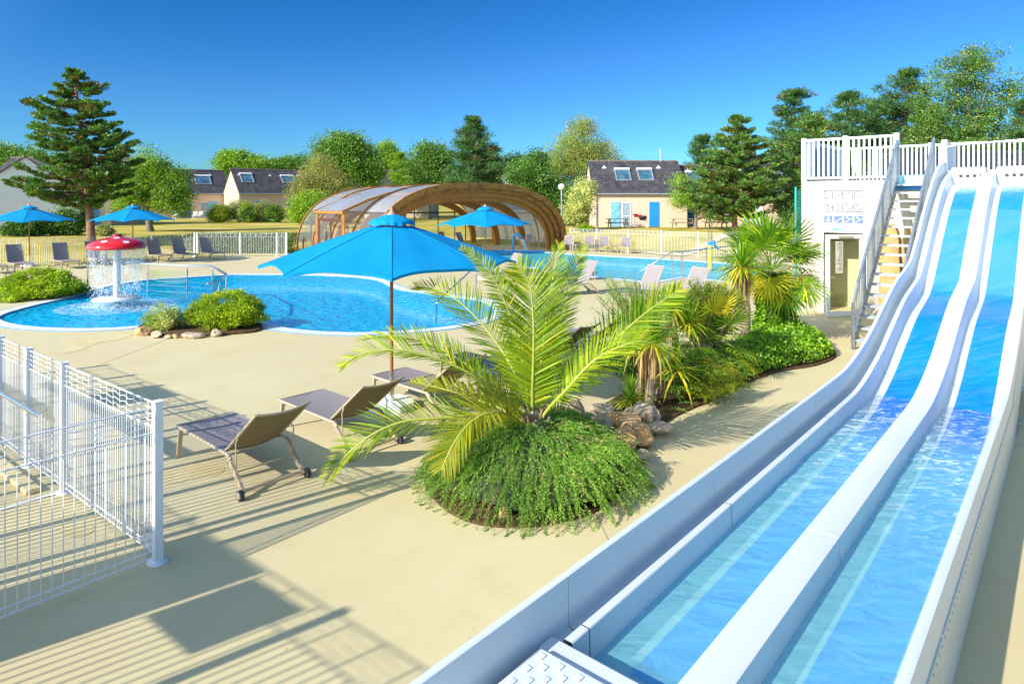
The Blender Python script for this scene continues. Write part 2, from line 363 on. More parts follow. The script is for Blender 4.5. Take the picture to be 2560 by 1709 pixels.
def grass_mat():
    m, nt, out = nodes('dry_lawn')
    p = N(nt, 'ShaderNodeBsdfPrincipled'); p.inputs['Roughness'].default_value = .95; p.inputs['Specular IOR Level'].default_value = .1
    tc = N(nt,'ShaderNodeTexCoord')
    n = N(nt,'ShaderNodeTexNoise'); n.inputs['Scale'].default_value = .28; n.inputs['Detail'].default_value = 9; n.inputs['Roughness'].default_value = .62; nt.links.new(tc.outputs['Object'], n.inputs['Vector'])
    n2 = N(nt,'ShaderNodeTexNoise'); n2.inputs['Scale'].default_value = 9; n2.inputs['Detail'].default_value = 6; nt.links.new(tc.outputs['Object'], n2.inputs['Vector'])
    mx = N(nt, 'ShaderNodeMix'); mx.data_type = 'RGBA'; mx.blend_type = 'MULTIPLY'; mx.inputs[0].default_value = 1
    nt.links.new(ramp(nt, n.outputs['Fac'], [(.34,(.34,.30,.05)),(.5,(.52,.42,.10)),(.66,(.66,.50,.17))]), mx.inputs[6])
    nt.links.new(ramp(nt, n2.outputs['Fac'], [(.35,(.72,.74,.66)),(.65,(1.1,1.08,1.0))]), mx.inputs[7])
    nt.links.new(mx.outputs[2], p.inputs['Base Color'])
    b = N(nt,'ShaderNodeBump'); b.inputs['Strength'].default_value = .8; b.inputs['Distance'].default_value = .06; nt.links.new(n2.outputs['Fac'], b.inputs['Height']); nt.links.new(b.outputs[0], p.inputs['Normal'])
    nt.links.new(p.outputs[0], out.inputs[0]); return m
M_grass = grass_mat()
M_path = mat('sandy_path', (.58,.46,.27), rough=.95, var=.12, scale=1.5)

# leaves
LM_pine = leafmat('pine_needles', [(0,(0.048,0.138,0.033)),(.5,(0.104,0.238,0.051)),(.85,(0.206,0.352,0.061)),(1,(0.384,0.427,0.083))], .2, (1.2,1.4,.6))
LM_pineb = leafmat('brown_pine_needles', [(0,(.10,.12,.02)),(.5,(.16,.16,.03)),(1,(.24,.19,.04))], .2, (1.2,1.1,.6))
LM_old = leafmat('brown_old_needles', [(0,(0.326,0.186,0.025)),(.6,(0.456,0.279,0.037)),(1,(0.260,0.279,0.050))], .2, (1.2,1.1,.6))
LM_dpine = leafmat('dark_pine_needles', [(0,(0.036,0.113,0.036)),(.6,(0.076,0.200,0.058)),(1,(0.176,0.299,0.072))], .18, (1.2,1.4,.6))
LM_light = leafmat('light_green_leaves', [(0,(0.113,0.243,0.019)),(.5,(0.206,0.382,0.031)),(1,(0.375,0.556,0.062))], .35)
LM_mid = leafmat('mid_green_leaves', [(0,(0.059,0.160,0.028)),(.5,(0.118,0.267,0.041)),(1,(0.234,0.392,0.068))], .3)
LM_dark = leafmat('dark_green_leaves', [(0,(0.029,0.094,0.018)),(.5,(0.059,0.167,0.030)),(1,(0.137,0.278,0.044))], .25)
LM_willow = leafmat('willow_leaves', [(0,(0.163,0.202,0.037)),(.5,(0.277,0.295,0.062)),(1,(0.439,0.403,0.112))], .3)
LM_oak = leafmat('glossy_leaves', [(0,(.045,.12,.025)),(.5,(.11,.23,.035)),(.85,(.20,.31,.06)),(1,(.42,.46,.18))], .3, rough=.5, spec=.3)
LM_var = leafmat('variegated_leaves', [(0,(0.163,0.264,0.074)),(.4,(0.456,0.512,0.174)),(1,(0.800,0.800,0.347))], .3)
LM_grey = leafmat('grey_green_leaves', [(0,(0.163,0.217,0.074)),(.5,(0.293,0.341,0.124)),(1,(0.456,0.465,0.198))], .25)
LM_yell = leafmat('yellow_green_leaves', [(0,(.12,.20,.01)),(.5,(.25,.34,.015)),(1,(.42,.44,.03))], .35)
LM_box = leafmat('boxwood_leaves', [(0,(0.102,0.223,0.012)),(.5,(0.273,0.446,0.019)),(.85,(0.501,0.632,0.025)),(1,(0.800,0.744,0.037))], .35)
LM_rose = leafmat('rosemary_leaves', [(0,(0.067,0.197,0.025)),(.5,(0.168,0.374,0.037)),(.85,(0.337,0.549,0.074)),(1,(0.629,0.745,0.198))], .3)
LM_ivy = leafmat('ivy_leaves', [(0,(0.049,0.171,0.012)),(.5,(0.146,0.341,0.015)),(1,(0.358,0.558,0.025))], .3)
LM_frond = leafmat('palm_leaflets', [(0,(0.133,0.253,0.010)),(.5,(0.265,0.399,0.015)),(.85,(0.425,0.519,0.021)),(1,(0.611,0.555,0.033))], .42, (1.5,1.4,.5), rough=.5, spec=.22)
LM_frondy = leafmat('yellow_palm_leaflets', [(0,(0.238,0.316,0.012)),(.6,(0.381,0.415,0.015)),(1,(0.477,0.415,0.045))], .42, (1.4,1.2,.4), rough=.4)
LM_fan = leafmat('fan_palm_leaflets', [(0,(0.097,0.250,0.019)),(.5,(0.196,0.392,0.025)),(.85,(0.391,0.570,0.031)),(1,(0.800,0.749,0.037))], .35, rough=.5, spec=.22)
LM_fany = leafmat('yellow_fan_leaflets', [(0,(0.570,0.558,0.025)),(.6,(0.800,0.713,0.037)),(1,(0.800,0.527,0.099))], .4, (1.3,1.2,.4))
LM_dry = leafmat('dry_leaves', [(0,(0.326,0.186,0.074)),(.6,(0.586,0.372,0.161)),(1,(0.800,0.589,0.273))], .2, (1.2,1.1,.8))
LM_hedge = leafmat('hedge_leaves', [(0,(0.049,0.109,0.025)),(.5,(0.098,0.186,0.037)),(1,(0.326,0.388,0.124))], .25)

# ------------------------------------------------------------------ sky, sun, camera
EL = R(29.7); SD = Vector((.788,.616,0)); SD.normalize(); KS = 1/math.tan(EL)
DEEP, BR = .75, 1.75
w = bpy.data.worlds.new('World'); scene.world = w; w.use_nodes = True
nt = w.node_tree; nt.nodes.clear()
sky = nt.nodes.new('ShaderNodeTexSky'); sky.sky_type = 'NISHITA'; sky.sun_disc = False
sky.sun_elevation = EL; sky.sun_rotation = math.atan2(-SD.x, -SD.y) % (2*PI)
sky.air_density = 1.0; sky.dust_density = 0.3; sky.ozone_density = 3.0
# the clear blue away from the sun is deep, the unseen sky round the sun is raised to lift the shade
def vm(op, a, b=None):
    n = nt.nodes.new('ShaderNodeVectorMath'); n.operation = op
    for i, q in enumerate((a, b)):
        if q is None: continue
        if isinstance(q, (tuple, list)): n.inputs[i].default_value = q
        else: nt.links.new(q, n.inputs[i])
    return n
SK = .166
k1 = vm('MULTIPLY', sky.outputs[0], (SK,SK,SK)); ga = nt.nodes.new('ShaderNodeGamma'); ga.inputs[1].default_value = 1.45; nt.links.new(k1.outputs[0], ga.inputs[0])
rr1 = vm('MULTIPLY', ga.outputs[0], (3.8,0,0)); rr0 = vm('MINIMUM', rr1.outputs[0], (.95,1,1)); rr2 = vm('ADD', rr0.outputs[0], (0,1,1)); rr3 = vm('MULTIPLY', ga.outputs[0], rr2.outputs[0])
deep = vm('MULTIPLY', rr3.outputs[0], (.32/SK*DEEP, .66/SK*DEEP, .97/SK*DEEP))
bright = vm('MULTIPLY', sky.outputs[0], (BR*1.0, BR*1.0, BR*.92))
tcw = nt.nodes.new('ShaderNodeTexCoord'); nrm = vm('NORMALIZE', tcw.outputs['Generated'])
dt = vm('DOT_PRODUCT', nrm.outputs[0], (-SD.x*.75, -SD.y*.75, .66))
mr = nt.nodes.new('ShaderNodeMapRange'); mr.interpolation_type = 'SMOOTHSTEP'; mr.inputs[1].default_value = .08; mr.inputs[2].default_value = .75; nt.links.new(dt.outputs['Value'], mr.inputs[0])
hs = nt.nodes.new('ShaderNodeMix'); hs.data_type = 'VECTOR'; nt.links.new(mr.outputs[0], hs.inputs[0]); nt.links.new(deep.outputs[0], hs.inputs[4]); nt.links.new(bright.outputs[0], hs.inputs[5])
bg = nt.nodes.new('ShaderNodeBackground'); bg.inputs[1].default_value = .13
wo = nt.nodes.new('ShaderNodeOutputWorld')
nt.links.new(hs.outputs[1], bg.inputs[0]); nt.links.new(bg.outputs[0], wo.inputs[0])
sl = bpy.data.lights.new('sun', 'SUN'); sl.energy = 4.25; sl.angle = R(.5); sl.color = (1.0,.94,.84)
so = bpy.data.objects.new('sun', sl); col.objects.link(so)
so.rotation_euler = Vector((SD.x*math.cos(EL), SD.y*math.cos(EL), -math.sin(EL))).to_track_quat('-Z','Y').to_euler(); so.location = (-20,-16,30)
cam = bpy.data.cameras.new('camera'); co = bpy.data.objects.new('camera', cam); col.objects.link(co)
co.location = (0,0,HC); co.rotation_euler = (R(90),0,0)
cam.sensor_width = 36; cam.lens = F/2560*36; cam.shift_y = -(854.5-HY)/2560; cam.clip_start = .05; cam.clip_end = 3000
scene.camera = co
scene.view_settings.view_transform = 'Standard'; scene.view_settings.look = 'None'; scene.view_settings.exposure = .80; scene.view_settings.gamma = 1
scene.render.resolution_x = 1024; scene.render.resolution_y = 683
# ------------------------------------------------------------------ terrain
FX = [-400,-60,-30,-20.9,-19.2,-17.6,-16.7,-12.4,-9.5,0,3.5,9.87,16,30,60,400]
FYV = [8,12,23,29.9,30.98,32.1,34.7,35.0,42,44,39.3,34.7,30.3,26,24,20]
def fy(x): return float(np.interp(x, FX, FYV)) + .18
def hz(X, Y):
    d = (Y - fy(X))/15.0; d = max(0, min(1, d)); return .8*d*d*(3-2*d)
xs = [-900,-400,-200,-100] + [x*1.0 for x in range(-60,61)] + [100,200,400,900]
xs = sorted(set(xs + FX[1:-1]))
dd = [None,-.5,-.04,0,.5,1,2,3,4.5,6,8,10,12,15,20,40,90,300,1200]
rows = []
for d in dd:
    row = []
    for x in xs:
        f = fy(x)
        if d is None: row.append((x,-40,-2.6))
        elif d == -.5: row.append((x,f-.08,-2.6))
        elif d == -.04: row.append((x,f-.06,-.012))
        else: row.append((x, f+d, -.012+hz(x,f+d)+ (.03*math.sin(x*.7+d) if 4 < d < 30 else 0)))
    rows.append(row)
g = MB(); g.grid(rows); tag(g.build('lawn', M_grass), kind='structure')

# pools: outline of the water in photo pixels at ground level
def curve(pts, n=6, closed=True):
    out = []; L = len(pts)
    for i in range(L if closed else L-1):
        p0 = pts[(i-1) % L] if closed or i > 0 else pts[0]; p1 = pts[i]; p2 = pts[(i+1) % L]; p3 = pts[(i+2) % L] if closed or i+2 < L else pts[-1]
        for k in range(n):
            t = k/n
            out.append(tuple(.5*((2*p1[j]) + (-p0[j]+p2[j])*t + (2*p0[j]-5*p1[j]+4*p2[j]-p3[j])*t*t + (-p0[j]+3*p1[j]-3*p2[j]+p3[j])*t**3) for j in range(len(p1))))
    if not closed: out.append(tuple(pts[-1]))
    return out
px1 = [(-2,797),(30,809),(89,817),(179,821),(268,820),(340,815),(400,806),(480,803),(580,803),(660,809),(704,818),(779,827),(868,831),(943,830),(1047,824),(1136,814),(1190,804),(1225,789),(1236,776),(1226,763),(1200,751),(1155,744),(1100,737),(1047,730),(1000,723),(972,713),(945,700),(890,692),(809,688),(689,686),(600,686),(540,689),(477,693),(372,700),(316,707),(268,716),(218,730),(167,745),(104,759),(45,774),(8,786)]
w1 = [tuple(G(x,y).xy) for x,y in px1]; w1 = curve(w1, 4)
px2 = [(1205,628),(1260,624.5),(1312,626),(1406,634),(1450,637),(1647,647),(1766,655),(1900,663)]
w2 = [tuple(G(x,y).xy) for x,y in px2] + [tuple(G(x,y).xy) for x,y in [(1990,690),(1900,713),(1784,699),(1700,692.5),(1632,705.5),(1581,700),(1483,691),(1400,680),(1300,663),(1240,648)]]
def area(p): return .5*sum(p[i][0]*p[(i+1)%len(p)][1]-p[(i+1)%len(p)][0]*p[i][1] for i in range(len(p)))
def ccw(p): return list(p) if area(p) > 0 else list(reversed(p))
w1 = ccw(w1); w2 = ccw(w2)
def offset(p, d):
    n = len(p); out = []
    for i in range(n):
        a = Vector(p[(i-1)%n]); b = Vector(p[i]); c = Vector(p[(i+1)%n])
        t1 = (b-a).normalized(); t2 = (c-b).normalized(); t = (t1+t2).normalized()
        nn = Vector((t.y,-t.x)); k = max(.5, nn.dot(Vector((t1.y,-t1.x))))
        q = b + nn*(d/k); out.append((q.x,q.y))
    return out
deck_edge = [(x, fy(x)-.05) for x in [-60,-45,-30,-20.9,-19.2,-17.6,-16.7,-12.4,-9.5,0,3.5,9.87,16,30,45,60]]
outer = [(-60,-9),(60,-9)] + list(reversed(deck_edge))
def coping(w, wd, name):
    o1 = offset(w, wd); o2 = offset(w, wd+.05)
    m = MB(); m.prism(ccw(o1), -.3, .012, holes=[list(reversed(w))]); tag(m.build(name+'_coping', M_coping), kind='structure')
    m = MB(); m.prism(ccw(o2), -.2, .008, holes=[list(reversed(o1))], bottom=False); tag(m.build(name+'_edge_line', M_blueline), kind='structure')
    return o2
c1 = coping(w1, .30, 'pool'); c2 = coping(w2, .22, 'far_pool')
m = MB(); m.prism(ccw(outer), -.3, 0, holes=[list(reversed(c1)), list(reversed(c2))]); tag(m.build('deck', M_deck), kind='structure')
def basin(w, depth, name, m0):
    b = MB(); n = len(w)
    b.add([(x,y,.0) for x,y in w]+[(x,y,-depth) for x,y in w], [(k,(k+1)%n,n+(k+1)%n,n+k) for k in range(n)])
    b.prism(offset(w,.02), -depth-.1, -depth)
    return tag(b.build(name, m0), kind='structure')
basin(w1, .62, 'pool_basin', M_basin); basin(w2, .7, 'far_pool_basin', M_basin)
# the shallow paddling end, with its retaining lip under the railing
sh = [p for p in w1 if p[0] < -7.0 and not (p[1] > 20.3 and p[0] > -12.9)]
shp = ccw([tuple(G(x,y).xy) for x,y in [(-2,797),(30,809),(89,817),(179,821),(268,820),(340,815),(470,806),(545,790),(560,752),(531,746),(468,744),(369,737),(219,735),(167,745),(104,759),(45,774),(8,786)]])
shp = offset(shp, -.02)
m = MB(); m.prism(shp, -.61, -.16); tag(m.build('paddling_floor', mat('paddling_floor_paint', (.30,.72,.90), rough=.5, c2=(.36,.78,.92), scale=1.5)), kind='structure')
M_w1 = watermat('pool_water', (.30,.82,.96), scale=3.4, strength=.9, stretch=(1,1.5,1), body=(.0,.50,.80), amt=.55, dist=.2, wrefl=.45)
M_w2 = watermat('far_pool_water', (.45,.86,.93), scale=2.8, strength=.9, stretch=(1,1.5,1), body=(.10,.62,.70), amt=.55, dist=.2, wrefl=.5)
for w_, nm, mm, dp in ((w1,'pool_water',M_w1,1.2),(w2,'far_pool_water',M_w2,1.35)):
    b = MB(); b.prism(offset(w_,.012), -dp, -.035, bottom=False, sides=False); tag(b.build(nm, mm), kind='structure')

# deck joints and stains
def strip(pts, wd, z, name, mm):
    b = MB(); pts = [Vector((p[0],p[1],0)) for p in pts]
    L = []; 
    for i, p in enumerate(pts):
        t = (pts[min(i+1,len(pts)-1)]-pts[max(0,i-1)]).normalized(); nn = Vector((t.y,-t.x,0))
        L.append([(p.x-nn.x*wd/2,p.y-nn.y*wd/2,z),(p.x+nn.x*wd/2,p.y+nn.y*wd/2,z)])
    b.grid(L, smooth=False); return b.build(name, mm)
for a, b_ in (((240,915),(440,840)),((1490,1287),(1530,1370)),((2250,1180),(2560,1110)),((1220,940),(900,1090)),((2000,700),(2500,745))):
    p, q = G(*a), G(*b_); tag(strip([p,q], .012, .004, 'deck_joint', M_joint), kind='structure')
rng = random.Random(5)
def blob(px, name, mm, z=.004, wob=.08):
    pts = [tuple(G(x,y).xy) for x,y in px]; pts = curve(pts, 5)
    pts = [(x+rng.uniform(-wob,wob), y+rng.uniform(-wob,wob)) for x,y in pts]
    b = MB(); b.prism(ccw(pts), 0, z, sides=False, bottom=False); return tag(b.build(name, mm), kind='structure')
blob([(150,850),(210,845),(260,838),(330,836),(300,848),(240,860),(190,878),(150,884),(175,866)], 'damp_patch', M_stain, wob=.03)
blob([(395,1180),(470,1160),(540,1165),(560,1180),(500,1195),(420,1208)], 'damp_patch', M_stain, wob=.02)
blob([(150,1325),(210,1310),(235,1325),(190,1345)], 'damp_patch', M_stain, wob=.01)
# path across the lawn behind the fence
pp = [(1590,622),(1640,612),(1700,602),(1760,592),(1840,580),(1900,578)]
pw = []
for x,y in pp:
    z = 0
    for _ in range(20):
        q = G(x,y,z); z = hz(q.x,q.y)
    pw.append(q)
b = MB(); L = []
for i in range(len(pw)-1):
    for k in range(6):
        q = pw[i].lerp(pw[i+1], k/6.0); L.append([(q.x, q.y-.55, hz(q.x,q.y-.55)+.03),(q.x,q.y+.55,hz(q.x,q.y+.55)+.03)])
b.grid(L); tag(b.build('path', M_path), kind='structure')

# ------------------------------------------------------------------ slide frame of reference
VX, VY = .652, .758
def S(c, s, z): return (VY*c + VX*s, -VX*c + VY*s, z)   # c across (to the right), s up along the slide
ZP = [(0,.45),(9.0,.45),(9.7,.51),(10.7,.73),(11.6,1.03),(12.5,1.31),(13.3,1.46),(13.8,1.58),(14.4,1.93),(15.25,2.50),(16.2,3.06),(17.0,3.42),(17.6,3.53),(18.3,3.55)]
def zp(s):
    n = len(ZP)
    for i in range(n-1):
        if s <= ZP[i+1][0] or i == n-2: break
    def slope(k):
        if k <= 0 or k >= n-1: return 0
        return (ZP[k+1][1]-ZP[k-1][1])/(ZP[k+1][0]-ZP[k-1][0])
    x0,y0 = ZP[i]; x1,y1 = ZP[i+1]; h = x1-x0; t = min(1,max(0,(s-x0)/h)); m0, m1 = slope(i)*h, slope(i+1)*h
    return (2*t**3-3*t*t+1)*y0+(t**3-2*t*t+t)*m0+(-2*t**3+3*t*t)*y1+(t**3-t*t)*m1
def ss(a, b, step=.22):
    n = max(2, int((b-a)/step)); return [a+(b-a)*i/n for i in range(n+1)]
def sweep(m, sec, a, b, mi=0, closed=False, smooth=True, caps=False):
    r = []
    for s in ss(a,b): r.append([S(c, s, zp(s)+dz) for c,dz in sec])
    if closed: r = [q+[q[0]] for q in r]
    m.grid(r, mi, smooth)
    if caps: m.add(r[0][:len(sec)], [tuple(range(len(sec)))], mi); m.add(r[-1][:len(sec)], [tuple(reversed(range(len(sec))))], mi)
def rnd(c0, c1, top, bot, r=.009):
    """closed wall section with rounded top corners"""
    return [(c0,bot),(c0,top-r),(c0+r*.3,top-r*.3),(c0+r,top),(c1-r,top),(c1-r*.3,top-r*.3),(c1,top-r),(c1,bot)]
slide = empty('water_slide', S(-1.45, 2, 0)); 
tag(slide, 'twin lane white and blue water slide running down from the tower to the foreground', 'water slide')
def local(o, parent):   # keep world placement under a placed Empty
    o.matrix_parent_inverse = Matrix.Translation(parent.location).inverted() @ Matrix.Identity(4) if False else Matrix.LocRotScale(parent.location, parent.rotation_euler, None).inverted(); return o
def sp(mb, name, mm, parent=slide, bevel=0): return local(mb.build(name, mm, parent, bevel, sharp=28 if parent is slide else 0), parent)
S0 = 1.2
m = MB()
joints = [3.15, 5.2, 8.0, 10.6, 13.6, 16.2]
ed = [S0]+joints+[18.25]
for a, b_ in zip(ed[:-1], ed[1:]):
    g_ = .004
    sweep(m, rnd(-2.32,-2.27,.25,-.45), a+g_, b_-g_, closed=True, caps=True)
sp(m, 'outer_wall', M_gel)
m = MB()
for a, b_ in zip(ed[:-1], ed[1:]):
    if a < 3: a = 2.98
    sweep(m, [(-2.272,-.02),(-2.262,-.05),(-2.20,-.055),(-2.188,-.03),(-2.184,-.004),(-2.178,.002),(-2.130,.002),(-2.124,-.004),(-2.122,-.03),(-2.118,-.15),(-2.09,-.24),(-2.03,-.285),(-1.99,-.30),(-1.57,-.30),(-1.555,-.28),(-1.548,-.2),(-1.545,-.02)], a+.004, b_-.004)
sp(m, 'channel', M_gel)
m = MB()
for a, b_ in zip(ed[:-1], ed[1:]):
    sweep(m, rnd(-1.545,-1.315,0,-.34,.010), a+.004, b_-.004, closed=True, caps=True)
sp(m, 'divider', M_gel)
m = MB()
for a, b_ in zip(ed[:-1], ed[1:]):
    sweep(m, [(-1.317,-.02),(-1.31,-.14),(-1.285,-.24),(-1.24,-.285),(-1.20,-.30),(-.72,-.30),(-.67,-.26),(-.645,-.18),(-.635,-.0),(-.635,.2)], a+.004, b_-.004)
sp(m, 'channel', M_gel)
m = MB()
for a, b_ in zip(ed[:-1], ed[1:]):
    sweep(m, rnd(-.635,-.575,.25,-.30), a+.004, b_-.004, closed=True, caps=True)
sp(m, 'outer_wall', M_gel)
for c0, c1 in ((-1.975,-1.60),(-1.185,-.80)):
    m = MB(); sweep(m, [(c0,-.294),(c1,-.294)], 3.35, 17.55); sp(m, 'blue_lane', M_gelb)
# lane end wall, tread step, ledges in front
m = MB(); m.box(-2.26,-1.56, 2.84, 2.97, 0, .45, T=S); sp(m, 'end_wall', M_gel, bevel=.02)
m = MB(); m.box(-1.30,-.64, 1.9, 2.03, 0, .45, T=S); sp(m, 'end_wall', M_gel, bevel=.02)
m = MB(); m.box(-2.20,-1.2, 2.32, 2.80, 0, .50, T=S); st = sp(m, 'tread_step', M_gel, bevel=.025)
m = MB()
for i in range(16):
    for j in range(7):
        if (i+j) % 2: continue
        cc = -2.16+i*.06; s0 = 2.345+j*.06
        for k in range(4): m.box(cc, cc+.036, s0+k*.0115, s0+k*.0115+.0055, .500, .507, T=S)
treads = sp(m, 'tread_bars', M_gel, st)
treads.matrix_parent_inverse = Matrix.Identity(4)
m = MB(); m.box(-2.27,-1.3, .8, 2.32, 0, .22, T=S); sp(m, 'lower_step', M_gel, bevel=.02)
# lane side panel on the right down to the ground, with rivets and joints
m = MB()
for a, b_ in ((1.2,4.35),(4.37,7.2),(7.22,9.9)): m.box(-.60,-.565, a, b_, 0, .47, T=S)
pan = sp(m, 'side_panel', mat('beige_panel', (.66,.64,.56), rough=.3, c2=(.74,.72,.64), scale=1.2))
m = MB()
for i in range(90):
    s = 1.3+i*.097
    m.box(-.567,-.560, s, s+.012, .43, .442, T=S)
rv = sp(m, 'rivets', M_galv, pan); rv.matrix_parent_inverse = Matrix.Identity(4)
m = MB()
n_ = ss(9.9, 18.2); r_ = [[S(-.572, s, max(.0, zp(s)-.62)), S(-.572, s, zp(s)+.02)] for s in n_]
m.grid(r_, 0, False); sp(m, 'side_skirt', M_gel)
for s in (10.9, 12.6, 14.6, 16.6):
    m = MB()
    for c in (-2.2, -.66): m.bar(S(c,s,0), S(c,s,zp(s)-.3), .09, .09)
    m.bar(S(-2.25,s,zp(s)-.42), S(-.6,s,zp(s)-.42), .08, .1)
    for c in (-2.2,-.66): m.bar(S(c-.12,s,.01), S(c+.12,s,.01), .22, .02)
    sp(m, 'support_frame', M_galv)
# start box at the top: white header with four jets per lane
m = MB()
for c0, c1 in ((-2.13,-1.50),(-1.31,-.60)):
    m.box(c0, c1, 17.62, 17.80, 3.10, 3.66, T=S)
m.box(-2.3,-.4, 17.8, 18.39, 3.0, 3.60, T=S)
hd = sp(m, 'jet_header', M_gel, bevel=.02)
m = MB()
for c0 in (-1.98,-1.16):
    for k in range(4):
        c = c0+k*.125+.03; p = Vector(S(c,17.60,3.47)); q = Vector(S(c,17.625,3.47)); m.tube([p,q], .036, 12)
o = sp(m, 'jet_holes', M_black, hd); o.matrix_parent_inverse = Matrix.Identity(4)
# water on the slide: film on the pads and the brimming run-out
M_ws = watermat('slide_water', (.80,.975,.985), scale=3.0, strength=.5, stretch=(.8,1.5,1), foam=(5.0,.50,.70,(.9,2.0,1),.85), body=(.30,.82,.86), amt=.33, rot=R(-49.3), rough=.04, fgrad=(5.0,8.4,.06), wrefl=.35)
M_wf = watermat('slide_foam_water', (.68,.94,1), scale=4, strength=.9, stretch=(.9,2.2,1), foam=(4,.47,.70,(.8,2.4,1),.75), body=(.06,.52,.88), amt=.30, rot=R(-49.3), rough=.05)
M_film = watermat('slide_film', (.96,.99,1), scale=6, strength=.25, stretch=(.8,1.2,1), foam=(2.2,.45,.85,(.35,2.2,1),.12), rot=R(-49.3), rough=.1, wrefl=.3)
M_film2 = watermat('slide_film_mid', (.96,.99,1), scale=6, strength=.25, stretch=(.8,1.2,1), foam=(1.4,.40,.85,(.3,1.6,1),.10), rot=R(-49.3), rough=.1, wrefl=.3)
M_film3 = watermat('slide_film_aerated', (.96,.99,1), scale=6, strength=.25, stretch=(.8,1.2,1), foam=(1.2,.22,.95,(.3,1.6,1),.16), rot=R(-49.3), rough=.1, wrefl=.3)
for c0, c1, a, mid, b_ in ((-2.118,-1.548,2.97,5.6,10.0),(-1.312,-.645,2.03,5.9,10.0)):
    m = MB(); r_ = []
    for s in ss(a,b_,.12):
        t = max(0,min(1,(s-5.2)/2.5)); r_.append([S(c0+(c1-c0)*k/14, s, .275+(.001+.007*t)*(math.sin(s*9+k*.7+1.3*math.sin(s*2.1+k))+.6*math.sin(s*17-k*1.7+2*math.sin(s)))) for k in range(15)])
    m.grid(r_); tag(m.build('slide_water', M_ws), kind='structure')
for c0, c1 in ((-1.985,-1.593),(-1.195,-.79)):
    for a, b_, mm in ((8.6,12.62,M_film),(12.62,13.85,M_film2),(13.85,16.15,M_film3),(16.15,17.6,M_film2)):
        m = MB(); sweep(m, [(c0,-.288),(c1,-.288)], a, b_); tag(m.build('slide_water_film', mm), kind='structure')

# ------------------------------------------------------------------ tower
tower = empty('slide_tower', S(-3, 20, 0)); tag(tower, 'cream rendered tower carrying the slide platform with a white door below', 'tower')
C0, SF, SB, ZT = -5.585, 18.4, 22.6, 3.44
m = MB()
for a in ((C0,-5.06,SF,SF+.2,0,ZT),(-5.06,-4.03,SF,SF+.2,2.12,ZT),(-4.03,1.6,SF,SF+.2,0,ZT),(C0,C0+.2,SF+.2,SB,0,ZT),(C0+.2,1.6,SB-.2,SB,0,ZT),(1.4,1.6,SF+.2,SB-.2,0,ZT)): m.box(*a, T=S)
sp(m, 'wall', M_cream, tower)
m = MB(); m.box(C0+.2,1.4,SF+.2,SB-.2,ZT-.25,ZT-.003,T=S); m.box(-3.35,-.3,SF-.9,SF-.003,ZT-.30,ZT-.20,T=S) if False else None
sp(m, 'platform_floor', M_galv, tower)
m = MB(); m.box(C0+.21,-2.5,SF+1.3,SF+1.4,0,ZT-.26,T=S); m.box(-2.6,-2.5,SF+.2,SF+1.3,0,ZT-.26,T=S); m.box(C0+.2,-2.6,SF+.2,SF+2.2,.004,.02,T=S)
sp(m, 'inner_wall', mat('ochre_inner_wall', (.78,.70,.45), rough=.8), tower)
# door frame and open leaf
df = MB()
df.box(-5.10,-5.03,SF-.03,SF+.12,0,2.19,T=S); df.box(-4.08,-4.0,SF-.03,SF+.12,0,2.19,T=S); df.box(-5.03,-4.08,SF-.03,SF+.12,2.10,2.19,T=S)
dfr = sp(df, 'door_frame', M_white, tower)
hx, hs_ = -4.09, SF-.03; an = Vector((-.71,-.78)).normalized()
def D(u, t, z): return S(hx+an.x*u - an.y*t, hs_+an.y*u + an.x*t, z)
m = MB(); W_ = 1.0
m.box(0,.09,-.03,.03,.03,2.07,T=D); m.box(W_-.09,W_,-.03,.03,.03,2.07,T=D); m.box(.09,W_-.09,-.03,.03,.03,.14,T=D); m.box(.09,W_-.09,-.03,.03,1.97,2.07,T=D)
leaf = sp(m, 'door', M_white, tower)
m = MB(); m.box(.09,W_-.09,-.006,.006,.14,1.97,T=D); o = sp(m, 'pane', glassmat('door_glass', (.88,.90,.78), .06), leaf); o.matrix_parent_inverse = Matrix.Identity(4)
m = MB(); m.bar(D(.3,.05,2.02), D(.7,.05,2.02), .03,.03); m.bar(D(.93,.05,1.0), D(.80,.06,1.0), .02,.02); m.bar(D(.93,-.05,1.0), D(.80,-.06,1.0), .02,.02)
o = sp(m, 'handle', M_brass, leaf); o.matrix_parent_inverse = Matrix.Identity(4)
# notices taped behind the glass
m = MB(); m.box(.55,.75,.008,.012,1.1,1.9,T=D); o = sp(m, 'notice', mat('translucent_notice',(.50,.48,.36),rough=.7), leaf); o.matrix_parent_inverse = Matrix.Identity(4)
m = MB()
for k in range(22):
    z = 1.86-k*.033; m.box(.57,.57+rng.uniform(.08,.16),-.012,-.0085,z,z+.012,T=D)
    m.box(.57,.57+rng.uniform(.08,.16),.0125,.014,z,z+.012,T=D)
o = sp(m, 'notice_writing', M_ink, leaf); o.matrix_parent_inverse = Matrix.Identity(4)
# landing fascia at the stair head
m = MB(); m.box(-3.33,-2.40,SF-.05,SF-.003,ZT-.13,ZT+.10,T=S); sp(m, 'landing_fascia', mat('pale_blue_fascia',(.32,.62,.78),rough=.5), tower)
m = MB(); m.box(-3.33,-2.40,SF-.07,SF-.003,ZT-.26,ZT-.135,T=S); sp(m, 'landing_edge', M_bluedoor, tower)
